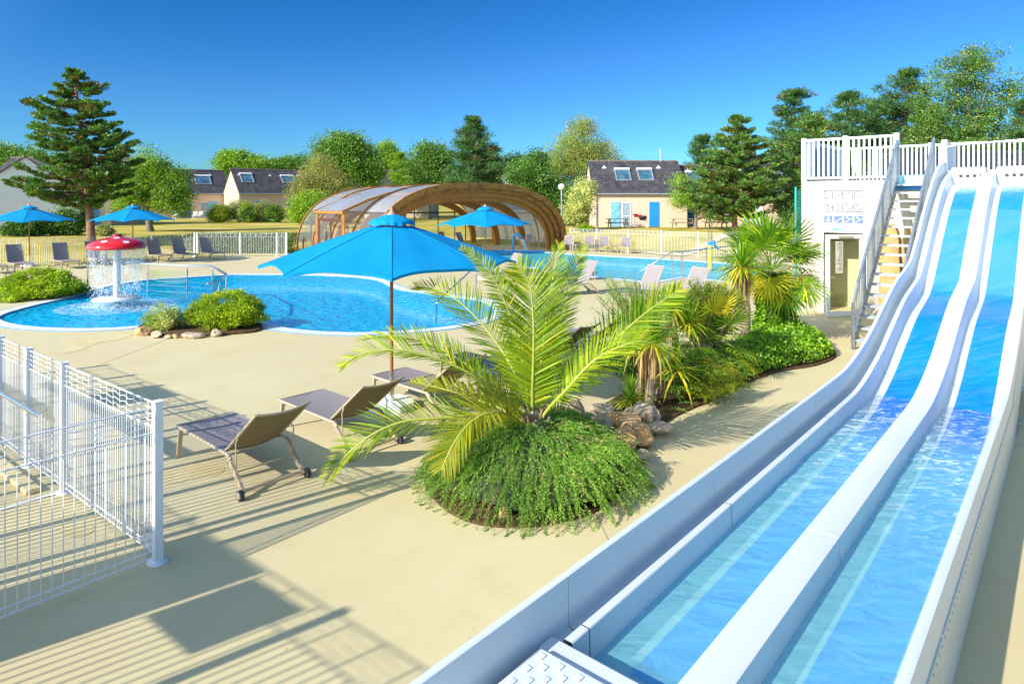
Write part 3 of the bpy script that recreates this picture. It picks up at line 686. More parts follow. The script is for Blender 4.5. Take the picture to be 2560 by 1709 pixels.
# platform railings
def rail_run(name, p0, p1, z0, z1, posts, parent, sp_=.115, bw=.045):
    P0, P1 = Vector(p0), Vector(p1); L = (P1-P0).length; n = int(L/sp_)
    rl = empty(name, S(P0.x,P0.y,z0)) if parent is None else parent
    m = MB(); m.bar(S(P0.x,P0.y,z1), S(P1.x,P1.y,z1), .05,.06); local(m.build('rail', M_white, rl), rl); m = MB(); m.bar(S(P0.x,P0.y,z0+.08), S(P1.x,P1.y,z0+.08), .04,.05)
    local(m.build('rail', M_white, rl), rl)
    m = MB()
    for i in range(1,n):
        q = P0.lerp(P1, i/n); m.bar(S(q.x,q.y,z0+.10), S(q.x,q.y,z1-.03), bw,.025, up=(1,.3,0))
    local(m.build('balusters', M_white, rl), rl)
    for t in posts:
        q = P0.lerp(P1, t); m = MB(); m.bar(S(q.x,q.y,z0-.02), S(q.x,q.y,z1+.06), .11,.11, up=(1,.86,0)); local(m.build('post', M_white, rl), rl)
    return rl
r1 = rail_run('platform_railing', (C0+.05,SF+.07), (-3.36,SF+.07), ZT, 4.53, (0,.47,1), None)
tag(r1, 'white railing above the door and sign on the front left of the tower', 'railing', 'white railings round the slide platform')
r3 = rail_run('platform_railing', (C0+.05,SB-.12), (1.5,SB-.12), ZT, 4.55, (0,.33,.66,1), None)
tag(r3, 'long white railing along the back of the platform behind the slide top', 'railing', 'white railings round the slide platform')
r2 = rail_run('platform_railing', (-2.36,SF+.07), (-2.36,SF+1.4), ZT, 4.3, (0,1), None)
tag(r2, 'short white railing between stair head and slide entrance', 'railing', 'white railings round the slide platform')
r4 = rail_run('platform_railing', (C0+.05,SF+.25), (C0+.05,SB-.3), ZT, 4.53, (1,), None)
tag(r4, 'white side railing at the left end of the tower platform', 'railing', 'white railings round the slide platform')
m = MB(); m.box(C0+.12,C0+.16,SF+.8,SF+3.2,ZT+.12,ZT+1.0,T=S)
tag(m.build('screen_panel', M_tealpanel), 'blue grey solid screen panel behind the left end of the platform railing', 'panel')
m = MB(); m.tube([S(-2.28,17.75,3.55),S(-2.28,17.75,4.05),S(-2.22,17.78,4.14),S(-2.05,17.8,4.18),S(-.45,17.8,4.24),S(-.35,17.8,4.14),S(-.33,17.8,3.6)], .028, 8)
tag(m.build('grab_bar', M_steel), 'bent steel grab bar over the top of the slide lanes', 'grab bar')

# ------------------------------------------------------------------ stairs
stair = empty('stairs', S(-2.95, 16, 0)); tag(stair, 'galvanised open grating staircase with railings up to the slide platform', 'staircase')
SA, SE, NST = 14.16, 18.38, 17
def st_z(s): return (s-SA)/(SE-SA)*ZT
for i in range(NST):
    s = SA+(i+.6)*(SE-SA)/NST; z = ZT*(i+1)/(NST+.6)
    m = MB(); m.box(-3.30,-2.60,s-.13,s-.122,z-.04,z,T=S); m.box(-3.30,-2.60,s+.12,s+.128,z-.04,z,T=S)
    for k in range(9): m.box(-3.30,-2.60,s-.122+k*.028,s-.118+k*.028,z-.03,z,T=S)
    for k in range(12): m.box(-3.29+k*.062,-3.283+k*.062,s-.122,s+.12,z-.028,z-.002,T=S)
    sp(m, 'tread', M_galv, stair)
for c in (-3.33,-2.57):
    m = MB(); m.bar(S(c,SA-.05,-.02), S(c,SE,ZT-.12), .012,.22); sp(m, 'stringer', M_galv, stair)
    m = MB(); h = .98
    m.bar(S(c,SA,.0), S(c,SA,h*.92), .05,.05); m.bar(S(c,SA,h*.92), S(c,SA+.35,st_z(SA+.35)+h), .045,.05); m.bar(S(c,SA+.35,st_z(SA+.35)+h), S(c,SE-.05,ZT+h-.05), .045,.06)
    m.bar(S(c,SA+.02,.15), S(c,SE-.05,ZT+.06), .03,.03)
    for k in range(5):
        s = SA+.9+k*.83; m.bar(S(c,s,st_z(s)-.05), S(c,s,st_z(s)+h), .04,.04)
    for k in range(32):
        s = SA+.13+k*.13; m.bar(S(c,s,st_z(s)+.06), S(c,s,st_z(s)+h-.03), .016,.016)
    sp(m, 'handrail', M_galv, stair)
# khaki covers leaning on the wall behind the stairs
for k, (c0, c1, zt) in enumerate(((-3.72,-3.25,2.35),(-3.18,-2.80,2.25))):
    m = MB(); rows = []
    for i in range(16):
        t = i/15; z = .25+(zt-.25)*t
        wd = (c1-c0)/2*(1-.35*max(0,t-.85)/.15)*(1+.05*math.sin(9*t+k)); cc = (c0+c1)/2+.03*math.sin(5*t+k)
        rows.append([S(cc+wd*math.cos(q), SF-.17-.13*math.sin(q)*(1-.4*t)*(1+.2*math.sin(6*q)), z) for q in [PI*2*j/20 for j in range(21)]])
    m.grid(rows); m.add(rows[-1][:20], [tuple(range(20))])
    tag(m.build('parasol_cover', M_khaki), ['wide khaki cloth cover standing left of the stairs against the wall','narrow khaki cloth cover standing behind the stair treads'][k], 'cover', 'khaki covers behind the stairs')
m = MB()
for c in (-3.45,-3.2): m.bar(S(c,SF-.25,0), S(c,SF-.25,.9), .06,.06)
tag(m.build('brown_pipes', M_wood), 'two brown upright pipes at the wall foot behind the stairs', 'pipes')
m = MB(); m.box(-2.75,-2.55,SF-.12,SF-.01,1.25,1.55,T=S); m.box(-2.73,-2.57,SF-.14,SF-.12,1.42,1.52,T=S)
tag(m.build('alarm_box', mat('red_box_paint',(.6,.03,.02),rough=.4)), 'small red box fixed on the wall behind the stairs', 'alarm box')

# sign board with pictograms
sg = empty('rules_sign', S(-4.55, SF-.03, 2.7)); tag(sg, 'white rules board with twelve slide pictograms above the open door', 'sign')
B0, B1, Z0, Z1 = -5.06, -4.04, 2.13, 3.28
m = MB(); m.box(B0,B1,SF-.035,SF-.01,Z0,Z1,T=S); sp(m, 'board', M_print, sg)
def U(u, v): return S(B0+(B1-B0)*u, SF-.0385, Z1-(Z1-Z0)*v)
def sline(m, pts, wd=.008): 
    for a, b_ in zip(pts[:-1], pts[1:]): m.bar(U(*a), U(*b_), .003, wd, up=(VX,VY,0)) if False else m.tube([U(*a), U(*b_)], wd/2, 5)
ink = MB(); blue = MB(); wh = MB(); red = MB()
def srect(m, u0,v0,u1,v1, d=.0015):
    p = [U(u0,v1),U(u1,v1),U(u1,v0),U(u0,v0)]; n_ = Vector((-VX,-VY,0))*d
    m.add([tuple(Vector(q)+n_) for q in p], [(0,1,2,3)])
srect(blue, .05,.025,.96,.055)
sp(blue, 'title_bar', M_inkblue, sg)
for k in range(40): srect(wh, .06+k*.022,.033,.06+k*.022+.014,.046,.003)
sp(wh, 'title_lettering', M_print, sg)
figs = [
 [[(.1,.1),(.45,.2)],[(.1,.4),(.35,.6),(.5,.6)],[(.1,.75),(.35,.9),(.5,.95)]],
 [[(.1,.35),(.2,.35),(.2,.7),(.85,.7),(.85,.35),(.95,.35)],[(.25,.45),(.8,.45)],[(.5,.4),(.5,.65)]],
 [[(.45,.3),(.4,.55),(.45,.85)],[(.55,.3),(.6,.55),(.55,.85)],[(.45,.3),(.55,.3)],[(.6,.45),(.85,.5)]],
 [[(.35,.25),(.6,.15),(.75,.2)],[(.35,.3),(.55,.6),(.3,.7)],[(.4,.9),(.95,.5)]],
 [[(.35,.15),(.6,.15),(.6,.25),(.35,.25),(.35,.15)],[(.2,.5),(.4,.5),(.4,.7),(.2,.7),(.2,.5)],[(.5,.85),(.55,.6),(.8,.4),(.95,.45),(.75,.75),(.5,.85)]],
 [[(.2,.45),(.5,.4),(.8,.45)],[(.2,.5),(.35,.8),(.65,.8),(.8,.5)],[(.5,.4),(.5,.75)]],
 [[(.2,.45),(.35,.2),(.6,.6),(.5,.75)],[(.35,.95),(.95,.45)]],
 [[(.2,.4),(.35,.15),(.6,.45),(.55,.75)],[(.4,.95),(.95,.5)]],
 [[(.5,.25),(.5,.95)],[(.38,.35),(.38,.6)],[(.62,.35),(.62,.6)],[(.25,.6),(.3,.8),(.7,.8),(.75,.6)]],
 [[(.1,.95),(.95,.3)],[(.2,.7),(.45,.7),(.75,.35)]],
 [[(.1,.95),(.95,.3)],[(.25,.35),(.35,.15),(.65,.5),(.45,.75),(.3,.7)]],
 [[(.1,.95),(.95,.3)],[(.25,.3),(.4,.2),(.6,.6),(.4,.7),(.3,.8)]]]
for r_i, (v0, v1) in enumerate(((.085,.255),(.385,.555),(.645,.81))):
    for c_i in range(4):
        u0 = .05+c_i*.235; u1 = u0+.20; k = r_i*4+c_i
        ink = MB(); wh = MB(); tgt = wh if r_i == 2 else ink
        if r_i == 2:
            blue = MB(); srect(blue, u0, v0, u1, v1); sp(blue, 'blue_tile', M_inkblue, sg)
        else: sline(ink, [(u0,v0),(u1,v0),(u1,v1),(u0,v1),(u0,v0)], .021)
        M2 = lambda p: (u0+(u1-u0)*p[0], v0+(v1-v0)*p[1])
        for pl in figs[k]: sline(tgt, [M2(p) for p in pl], .016 if r_i == 2 else .016)
        if k in (2,5,8): sline(tgt, [M2((.5+.07*math.cos(q*PI/4), .17+.07*math.sin(q*PI/4))) for q in range(9)], .009)
        if k in (3,6,7,10,11): sline(tgt, [M2((.32+.06*math.cos(q*PI/4), .14+.06*math.sin(q*PI/4))) for q in range(9)], .009)
        if k == 0: sline(red, [(u0+.165,.17),(u0+.175,.17)], .045)
        for q in range([3,2,5,2,1,2,2,2,2,3,2,3][k]):
            hw = rng.uniform(.05,.085); mid = (u0+u1)/2; vv = v1+.022+q*.019
            n_w = 5
            for j in range(n_w): srect(ink, mid-hw+j*2*hw/n_w, vv, mid-hw+(j+.72)*2*hw/n_w, vv+.006, .001)
        sp(ink, 'pictogram', M_ink, sg)
        if r_i == 2: sp(wh, 'white_figure', M_print, sg)
srect(MB(), 0,0,1,1)
teal = MB(); srect(teal, .25,.915,.45,.985)
wh2 = MB(); sline(wh2, [(.30,.95),(.31,.95)], .055)
for k in range(3): sline(wh2, [(.36+k*.03,.965),(.37+k*.03,.93),(.38+k*.03,.965)], .008)
ink = MB()
for k in range(4):
    for j in range(6): srect(ink, .47+j*.05, .925+k*.015, .47+j*.05+.035, .930+k*.015, .001)
sp(ink, 'small_print', M_ink, sg); sp(red, 'red_dot', M_inkred, sg); sp(teal, 'logo_tile', M_inkteal, sg)
sp(wh2, 'logo_marks', M_print, sg)
# ------------------------------------------------------------------ near wire fence
def wire_panel(m, a, b, z0, z1, step=.0465, every=3, band=.20, r=.0026, foot=True, amp=.008, thick=1.0):
    a = Vector(a); b = Vector(b); L = (b-a).length; d = (b-a)/L; n = max(2,int(L/step)); zb = z1-band
    def q(t, z): p = a + d*t; return (p.x, p.y, z)
    m.bar(q(0,z1), q(L,z1), .013, .009); m.bar(q(0,zb), q(L,zb), .012, .008)
    if foot: m.bar(q(0,z0), q(L,z0), .010,.007); m.bar(q(0,z0+.055), q(L,z0+.055), .010,.007)
    for i in range(1,n):
        t = L*i/n; m.bar(q(t,z0), q(t,z1 if i % every == 0 else zb+.01), 2*r*thick, 2*r)
    for k in (1,2,3):
        z = zb+band*k/4; pts = [q(L*j/(n*2), z+amp*math.sin(j*PI/4)) for j in range(n*2+1)]
        for p0, p1 in zip(pts[:-1], pts[1:]): m.bar(p0, p1, .0045,.0045)
def post(m, p, z1, w=.06, ang=0, z0=0):
    ca, sa = math.cos(ang), math.sin(ang)
    def T(x,y,z): return (p[0]+x*ca-y*sa, p[1]+x*sa+y*ca, z)
    m.box(-w/2,w/2,-w/2,w/2,z0+.012,z1,T=T); m.box(-w*.62,w*.62,-w*.62,w*.62,z1,z1+.012,T=T)
    m.lathe([(w*1.25,z0),(w*1.25,z0+.012),(0,z0+.012)], 14, (p[0],p[1],0))
DU = Vector((-.787,.617,0)).normalized(); DV = Vector((-.637,-.765,0)).normalized()
PA = Vector(G(394,1404)); PA.z = 0
ts = [0,2.06,3.12,4.13,6.2]
nf = empty('wire_fence', PA); tag(nf, 'white welded wire fence with square posts and wavy top band in the left foreground', 'fence')
pw4 = [PA+DU*t for t in ts]; pv = [PA+DV*t for t in (0,2.1)]
for q in pw4 + pv[1:]:
    m = MB(); post(m, q, 1.285, .062, math.atan2(DU.y,DU.x)); local(m.build('post', M_white, nf), nf)
for q0, q1 in zip(pw4[:-1], pw4[1:]):
    m = MB(); d = (q1-q0).normalized(); wire_panel(m, q0+d*.03, q1-d*.03, .05, 1.27); local(m.build('wire_panel', M_white, nf), nf)
m = MB(); wire_panel(m, pv[0]+DV*.03, pv[1], .05, 1.25, step=.068, every=2); local(m.build('wire_panel', M_white, nf), nf)
m = MB(); off = Vector((DU.y,-DU.x,0))*-.12
a_ = PA+DU*2.35+off; b_ = PA+DU*4.6+off
m.tube([(a_.x,a_.y,.73),(b_.x,b_.y,.73)], .024, 12); hr = local(m.build('handrail', M_steel, nf), nf)
m = MB()
for t in (2.55,3.12,4.13):
    p = PA+DU*t; m.bar((p+off).to_3d()+Vector((0,0,.70)), p+Vector((0,0,.73)), .014,.014)
local(m.build('rail_bracket', M_steel, nf), nf)
# kerb of the foot bath behind the fence
m = MB(); k0 = PA+DU*2.25-off*.0+Vector((DU.y,-DU.x,0))*-.20
m.bar(k0+Vector((0,0,.025)), k0+DU*4+Vector((0,0,.025)), .14,.05)
tag(m.build('kerb', mat('ochre_kerb', (.70,.56,.30), rough=.8), bevel=.015), kind='structure')
tag(strip([G(0,1274),G(136,1234)], .05, .006, 'drain_channel', M_white), kind='structure')

# ------------------------------------------------------------------ shaded terrace fences out of frame on the left, whose shadows fall across the deck
u_ = Vector((.787,-.617,0)); P0_ = Vector((-5.56,2.47,0)); SDv = Vector((.788,.616,0))
def plane_fence(name, base, t0, t1, z0, z1, posts, label, step):
    e = empty(name, base+u_*t0); tag(e, label, 'fence', 'terrace fences beside the viewpoint')
    for t in posts:
        m = MB(); post(m, base+u_*t, z1+.02, .07, math.atan2(u_.y,u_.x)); local(m.build('post', M_white, e), e)
    m = MB(); wire_panel(m, base+u_*t0, base+u_*t1, z0, z1, step=step, every=4, r=.0055, foot=False)
    local(m.build('wire_panel', M_white, e), e); return e
BB = P0_ + SDv*1.87
plane_fence('terrace_fence', P0_, -7.5, 4.6, 1.36, 2.56, (-7.5,-5.4,-3.3,-1.2,1.0,3.0,4.6), 'long white wire fence along the edge of the raised terrace beside the viewpoint', .083)
plane_fence('terrace_fence', BB, -8.5, -.93, .2, 2.56, (-8.5,-7.4,-6.4,-5.04,-4.0,-2.95,-1.9,-.99,-.84), 'outer white wire fence beside the terrace stairs left of the viewpoint', .088)
def panel(base, t0, t1, z0, z1, name, label):
    m = MB(); o_ = Vector((u_.y,-u_.x,0))*.05; p0 = base+u_*t0+o_; p1 = base+u_*t1+o_
    m.bar(p0+Vector((0,0,(z0+z1)/2)), p1+Vector((0,0,(z0+z1)/2)), .02, z1-z0)
    tag(m.build(name, M_print, bevel=.0), label, 'board', 'boards on the terrace fences')
panel(P0_, -.87, .12, 1.62, 2.57, 'notice_board', 'tall notice board fixed to the terrace fence')
panel(P0_, .155, .80, 2.10, 2.52, 'notice_board', 'small notice board fixed beside the tall one on the terrace fence')
panel(BB, -6.5, -5.6, 2.06, 2.57, 'notice_board', 'notice board at the far end of the outer terrace fence')
m = MB(); a_ = BB+u_*-7.8; b_ = BB+u_*-2.95; m.tube([(a_.x,a_.y,1.94),(b_.x,b_.y,1.94)], .045, 8); tag(m.build('handrail', M_steel), 'steel handrail along the outer terrace fence', 'handrail')
m = MB(); T_ = lambda x,y,z: tuple(P0_+u_*x+Vector((u_.y,-u_.x,0))*y+Vector((0,0,z)))
m.box(-7.6,4.7,.06,3.2,0,1.3,T=T_); tag(m.build('terrace', M_deck), kind='structure')

# ------------------------------------------------------------------ far pool fences
def far_fence(pts, spacing, label, zt=1.25, step=.085, posts_at=None):
    pts = [Vector((p[0],p[1],0)) for p in pts]
    e = empty('pool_fence', pts[0]); tag(e, label, 'fence', 'white pool fences in front of the lawn')
    for a, b in zip(pts[:-1], pts[1:]):
        L = (b-a).length; n = max(1, round(L/spacing)); d = (b-a)/L
        for i in range(n):
            p = a+d*(L*i/n); q = a+d*(L*(i+1)/n)
            m = MB(); wire_panel(m, p, q, .05, zt-.03, step=step, every=1000, band=.18, r=.0052, amp=0, thick=1.1)
            k = max(1,int((q-p).length/.25))
            for j in range(1,k): c = p.lerp(q, j/k); m.bar((c.x,c.y,zt-.21),(c.x,c.y,zt-.03),.012,.012)
            local(m.build('wire_panel', M_white, e), e)
            m = MB(); post(m, p, zt, .062, math.atan2(d.y,d.x)); local(m.build('post', M_white, e), e)
    m = MB(); post(m, pts[-1], zt, .08); local(m.build('post', M_white, e), e)
    return e
g_ = lambda x,y: tuple(G(x,y).xy)
far_fence([(-27.5,26.6),g_(134,663),g_(264,657.3)], 2.35, 'white wire fence behind the leftmost loungers and parasol')
far_fence([g_(264,657.3),g_(379,652),g_(487,641.5)], 2.5, 'white wire fence between the mushroom fountain and the lawn')
far_fence([g_(493,640.6),g_(600,640.6),g_(692,640),g_(716,640)], 2.3, 'white fence in front of the clipped hedge')
rf = [g_(1425,625),g_(1492,627.5),g_(1570,631.5),g_(1654,636),g_(1746,641.5)]
rf += [(9.87+.81*t, 34.7-.585*t) for t in (2.0,4.0,6.0,8.0)]
far_fence(rf, 2.0, 'long white fence right of the timber pool enclosure', zt=1.3, step=.085)

# ------------------------------------------------------------------ loungers
def make_lounger(ang=38, name='sun_lounger', sling=M_sling, back=M_slingb):
    e = empty(name)
    W = .32; z = .34
    for s in (-1,1):
        m = MB(); m.tube([(0,s*W,z),(1.28,s*W,z),(1.34,s*W,z-.03)], .020, 8); m.build('side_rail', M_champ, e)
        m = MB(); m.bar((.10,s*W,z-.015),(.06,s*(W+.015),0), .045,.028); m.build('leg', M_champ, e)
        m = MB(); m.bar((1.27,s*W,z-.0),(1.62,s*W,.05), .028,.050); l = m.build('leg', M_champ, e)
        m = MB(); m.tube([(1.63,s*(W+.022),.05),(1.63,s*(W+.058),.05)], .05, 16); wl = m.build('wheel', M_rubber, e)
        m = MB(); m.tube([(1.63,s*(W+.058),.05),(1.63,s*(W+.062),.05)], .033, 14); m.build('hub', M_hub, wl)
    m = MB(); m.tube([(1.60,-W,.07),(1.60,W,.07)], .018, 8); m.build('axle', M_champ, e)
    m = MB(); m.tube([(0,-W,z),(0,W,z)], .018, 8); m.tube([(.08,-W,z-.05),(.08,W,z-.05)], .012, 6); m.build('crossbar', M_champ, e)
    m = MB(); n = 14
    for zz, fl in ((z+.018,0),(z+.010,1)):
        r = [[(.01+1.18*i/n, -W+2*W*j/8, zz-.018*(1-abs(j/4-1)**2)) for j in range(9)] for i in range(n+1)]
        m.grid(r if fl else [list(reversed(q)) for q in r])
    m.build('seat', sling, e)
    ca, sa = math.cos(R(ang)), math.sin(R(ang)); L = .80
    def B(u, v, w_=0): return (1.16+u*ca - w_*sa, v, z+.01+u*sa + w_*ca)
    m = MB()
    for s in (-1,1): m.bar(B(-.02,s*(W-.035)), B(L,s*(W-.035)), .028,.02)
    m.tube([B(L, (W-.035)*(-1+2*k/8), -.035*(1-abs(k/4-1)**2)) for k in range(9)], .012, 8)
    m.tube([B(.02, (W-.035)*(-1+2*k/8), -.05*(1-abs(k/4-1)**2)) for k in range(9)], .010, 8)
    bf = m.build('back_frame', M_champ, e)
    m = MB(); Wb = W-.045
    r = [[B(.02+(L-.03)*i/10, Wb*(-1+2*j/8), .004-.035*(1-abs(j/4-1)**2)) for j in range(9)] for i in range(11)]
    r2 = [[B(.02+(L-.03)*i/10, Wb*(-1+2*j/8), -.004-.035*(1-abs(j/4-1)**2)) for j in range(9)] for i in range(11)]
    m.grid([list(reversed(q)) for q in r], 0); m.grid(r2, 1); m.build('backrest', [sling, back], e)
    m = MB()
    for s in (-1,1): m.tube([B(.33,s*(W-.03),-.02), B(.30,s*(W-.005),-.06), (1.42,s*(W-.02),.20)], .007, 6)
    m.tube([(1.42,-W,.20),(1.42,W,.20)], .008, 6); m.build('support_stay', M_champ, e)
    return e
LG = 'taupe sling sun loungers round the pools'
base_l = make_lounger()
def put(proto, used, loc, rz, label, cat, group):
    o = proto if not used else copy_tree(proto)
    o.location = loc; o.rotation_euler = (0,0,rz); tag(o, label, cat, group); return o
AH = R(-42)
near = [((-3.606,7.727),'nearest taupe lounger, striped by fence shadow, head towards the viewer'),
 ((-2.79,8.70),'second taupe lounger, between the nearest lounger and the big parasol pole'),
 ((-1.86,9.88),'taupe lounger just right of the big parasol pole, half hidden by palm fronds'),
 ((-1.0,10.9),'lounger whose brown back shows left of the upright palm leaves'),
 ((-.02,12.15),'lounger with a dark back in parasol shade, right of the upright palm leaves'),
 ((.80,13.2),'farthest lounger of the near row, back half hidden by yellow green leaves')]
used = False
for p, lb in near: put(base_l, used, (p[0],p[1],0), AH+R(rng.uniform(-2,2)), lb, 'sun lounger', LG); used = True
base_m = make_lounger(58)
AM = R(38)
mids = [((3.0,18.35),AM,'raised taupe lounger before the far pool, left of the one by the cordyline'),
 ((4.15,17.75),AM,'taupe lounger whose raised back stands just left of the cordyline head'),
 ((1.15,20.2),R(25),'taupe lounger just right of the upright palm leaves, seen from its side'),
 ((-1.15,23.0),R(30),'taupe lounger under the right tip of the big parasol'),
 ((.25,22.9),R(30),'taupe lounger between the palm fronds and the far pool')]
used = False
for p, a, lb in mids: put(base_m, used, (p[0],p[1],0), a, lb, 'sun lounger', LG); used = True
base_f = make_lounger(66)
AF = math.atan2(.62,-.787)
lf = [(38,681),(157,674),(240,667),(397,657.5),(461,654),(531,650)]
lbs = ['taupe lounger under the leftmost parasol, left end of the back row','taupe lounger between leftmost parasol and red mushroom','lounger half hidden behind the left edge of the red mushroom cap','lounger just right of the red mushroom cap','dark backed lounger between two others in front of the lawn fence','dark backed lounger in front of the clipped hedge, right end of the back row']
used = False
for (x,y), lb in zip(lf, lbs):
    q = G(x,y); put(base_f, used, (q.x+.22,q.y+.23,0), AF, lb, 'sun lounger', LG); used = True
q = G(-30,688); put(base_f, True, (q.x+.22,q.y+.23,0), AF, 'lounger cut off by the left photo edge, foot end showing', 'sun lounger', LG)
for x, y, lb in ((-4.0,39.2,'left one of two dark loungers under the timber enclosure'),(-2.9,38.6,'right one of two dark loungers under the timber enclosure')):
    put(base_f, True, (x+1.0,y-.4,0), AF+R(10), lb, 'sun lounger', LG)

# armchairs and low tables
def make_chair():
    e = empty('armchair')
    for s in (-1,1):
        m = MB(); m.bar((-.24,s*.27,.0),(-.20,s*.27,.62),.025,.025); m.build('leg', M_champ, e)
        m = MB(); m.bar((.30,s*.25,.0),(.20,s*.25,.45),.025,.025); m.build('leg', M_champ, e)
        m = MB(); m.tube([(-.26,s*.28,.60),(-.15,s*.28,.63),(.16,s*.28,.63),(.24,s*.26,.58)], .014, 6); m.build('armrest', M_champ, e)
    m = MB(); m.box(-.24,.22,-.25,.25,.40,.425); m.build('seat', M_sling, e)
    m = MB(); m.add([(.20,-.25,.42),(.20,.25,.42),(.36,.25,.88),(.36,-.25,.88),(.185,-.25,.425),(.185,.25,.425),(.345,.25,.885),(.345,-.25,.885)], [(0,1,2,3),(7,6,5,4),(0,4,5,1),(2,6,7,3),(1,5,6,2),(3,7,4,0)])
    m.build('backrest', M_sling, e)
    m = MB()
    for s in (-1,1): m.bar((.18,s*.26,.40),(.365,s*.26,.90),.025,.025)
    m.bar((.36,-.26,.895),(.36,.26,.895),.025,.025); m.build('back_frame', M_champ, e)
    return e
ch = make_chair(); used = False
CG = 'sling armchairs along the far pool'
for x, y, a, lb in ((1318,622,60,'dark armchair under the enclosure, left of another by its curved wall'),(1362,622,60,'dark armchair under the enclosure, nearest its right hand arch foot'),
    (1421,628,75,'armchair standing in front of the right arch foot of the enclosure'),(1474,629.5,85,'left one of two armchairs close together in front of the white fence'),(1510,631,85,'right one of the paired armchairs before the white fence'),
    (1565,634,80,'armchair standing alone at the right end of the row by the white fence'),(1466,700,-165,'armchair facing the far pool, just right of the upright palm leaves')):
    q = G(x,y); put(ch, used, (q.x,q.y,0), R(a), lb, 'armchair', CG); used = True
def make_table():
    e = empty('low_table')
    m = MB(); m.box(-.25,.25,-.25,.25,.40,.425); m.build('table_top', M_champ, e)
    for i in (-1,1):
        for j in (-1,1): m = MB(); m.bar((i*.23,j*.23,0),(i*.23,j*.23,.40),.03,.03); m.build('leg', M_champ, e)
    return e
tb = make_table(); used = False
for x, y, lb in ((1441,629,'low side table between the arch foot and the pair of armchairs'),(1529,632.5,'low side table left of the lone armchair by the white fence'),(1338,621,'low side table between the two armchairs under the enclosure')):
    q = G(x,y); put(tb, used, (q.x,q.y,0), R(35), lb, 'side table', 'low side tables by the far pool'); used = True

# ------------------------------------------------------------------ parasols
def make_parasol(Rr=1.79, zc=2.02, zv=2.63, zt=2.73, rot=0.0):
    e = empty('parasol')
    def rad(q):
        k = PI/4; f = ((q % k)/k)*2-1
        return Rr*(1-.118*(1-f*f)**.8), f
    m = MB(); rows = []
    nr, na = 12, 8*12
    for i in range(nr+1):
        t = .10+.90*i/nr; row = []
        for j in range(na+1):
            q = 2*PI*j/na; r, f = rad(q)
            rr = Rr*.14 + (r-Rr*.14)*(t-.10)/.9
            z = zv - (zv-zc)*((rr/Rr)*.85+.15*(rr/Rr)**2) - .055*(1-f*f)*math.sin(PI*min(1,t*.95))*t - .012*math.sin(9*q+4*t)*t*(1-f*f)
            row.append((rr*math.cos(q), rr*math.sin(q), z))
        rows.append(row)
    m.grid(rows); m.grid([list(reversed([(x*.999,y*.999,z-.006) for x,y,z in r])) for r in rows])
    for k in range(8):
        q = k*PI/4; m.tube([(rows[i][k*12][0],rows[i][k*12][1],rows[i][k*12][2]+.004) for i in range(nr+1)], .005, 5)
    # short hem
    m.grid([rows[-1], [(x*.995,y*.995,z-.035) for x,y,z in rows[-1]]])
    cp = m.build('canopy', M_canvas, e)
    m = MB(); rows = []
    for i in range(8):
        t = i/7; row = []
        for j in range(97):
            q = 2*PI*j/96; hang = max(0,t-.70)/.30; rr_ = (.03+.38*min(t,.74))*(1+.05*hang*math.sin(13*q+2*math.sin(3*q)))
            z = zt - .10*min(1,t/.72)**1.2 - .055*hang*(1+.22*math.sin(7*q)) + .006*math.sin(9*q)*t
            row.append((rr_*math.cos(q), rr_*math.sin(q), z))
        rows.append(row)
    m.grid(rows); m.build('vent_cap', M_canvas, e)
    m = MB(); m.lathe([(0,zt+.09),(.012,zt+.085),(.03,zt+.03),(.075,zt-.01),(.07,zt-.03),(0,zt-.03)], 16); m.build('finial', M_rosegold, e)
    m = MB(); m.tube([(0,0,.48),(0,0,zt-.03)], .024, 12); m.build('pole', M_wood, e)
    m = MB(); m.tube([(0,0,.05),(0,0,.52)], .032, 12); m.tube([(.03,0,.42),(.06,0,.42)], .012, 6); m.build('base_tube', M_steel, e)
    m = MB(); pts = [(.33*math.cos(R(a)), .33*math.sin(R(a))) for a in (22,68,112,158,202,248,292,338)]
    m.prism(pts, .0, .10); m.build('base', M_white, e, bevel=.02)
    m = MB()
    for k in range(8):
        q = k*PI/4; m2 = MB(); m2.bar((.04*math.cos(q),.04*math.sin(q),zv-.02),(Rr*.985*math.cos(q),Rr*.985*math.sin(q),zc-.012),.018,.022); m2.bar((.04*math.cos(q),.04*math.sin(q),zc-.02),(Rr*.5*math.cos(q),Rr*.5*math.sin(q),(zv+zc)/2-.045),.014,.016); m2.build('rib', M_wood, e)
    return e
um = make_parasol()
UG = 'blue octagonal parasols'
put(um, False, (-1.695,9.235,0), math.atan2(-9.235,1.695), 'big bright blue parasol nearest the viewer, in front of the pools', 'parasol', UG)
put(um, True, (-1.01,24.8,0), R(5), 'blue parasol standing in front of the open timber enclosure', 'parasol', UG)
put(um, True, ((73-CX)/F*29.5,29.5,0), R(30), 'blue parasol cut by the left photo edge', 'parasol', UG)
put(um, True, ((332-CX)/F*31.0,31.0,0), R(20), 'blue parasol standing behind the red mushroom fountain beside the tall pine', 'parasol', UG)

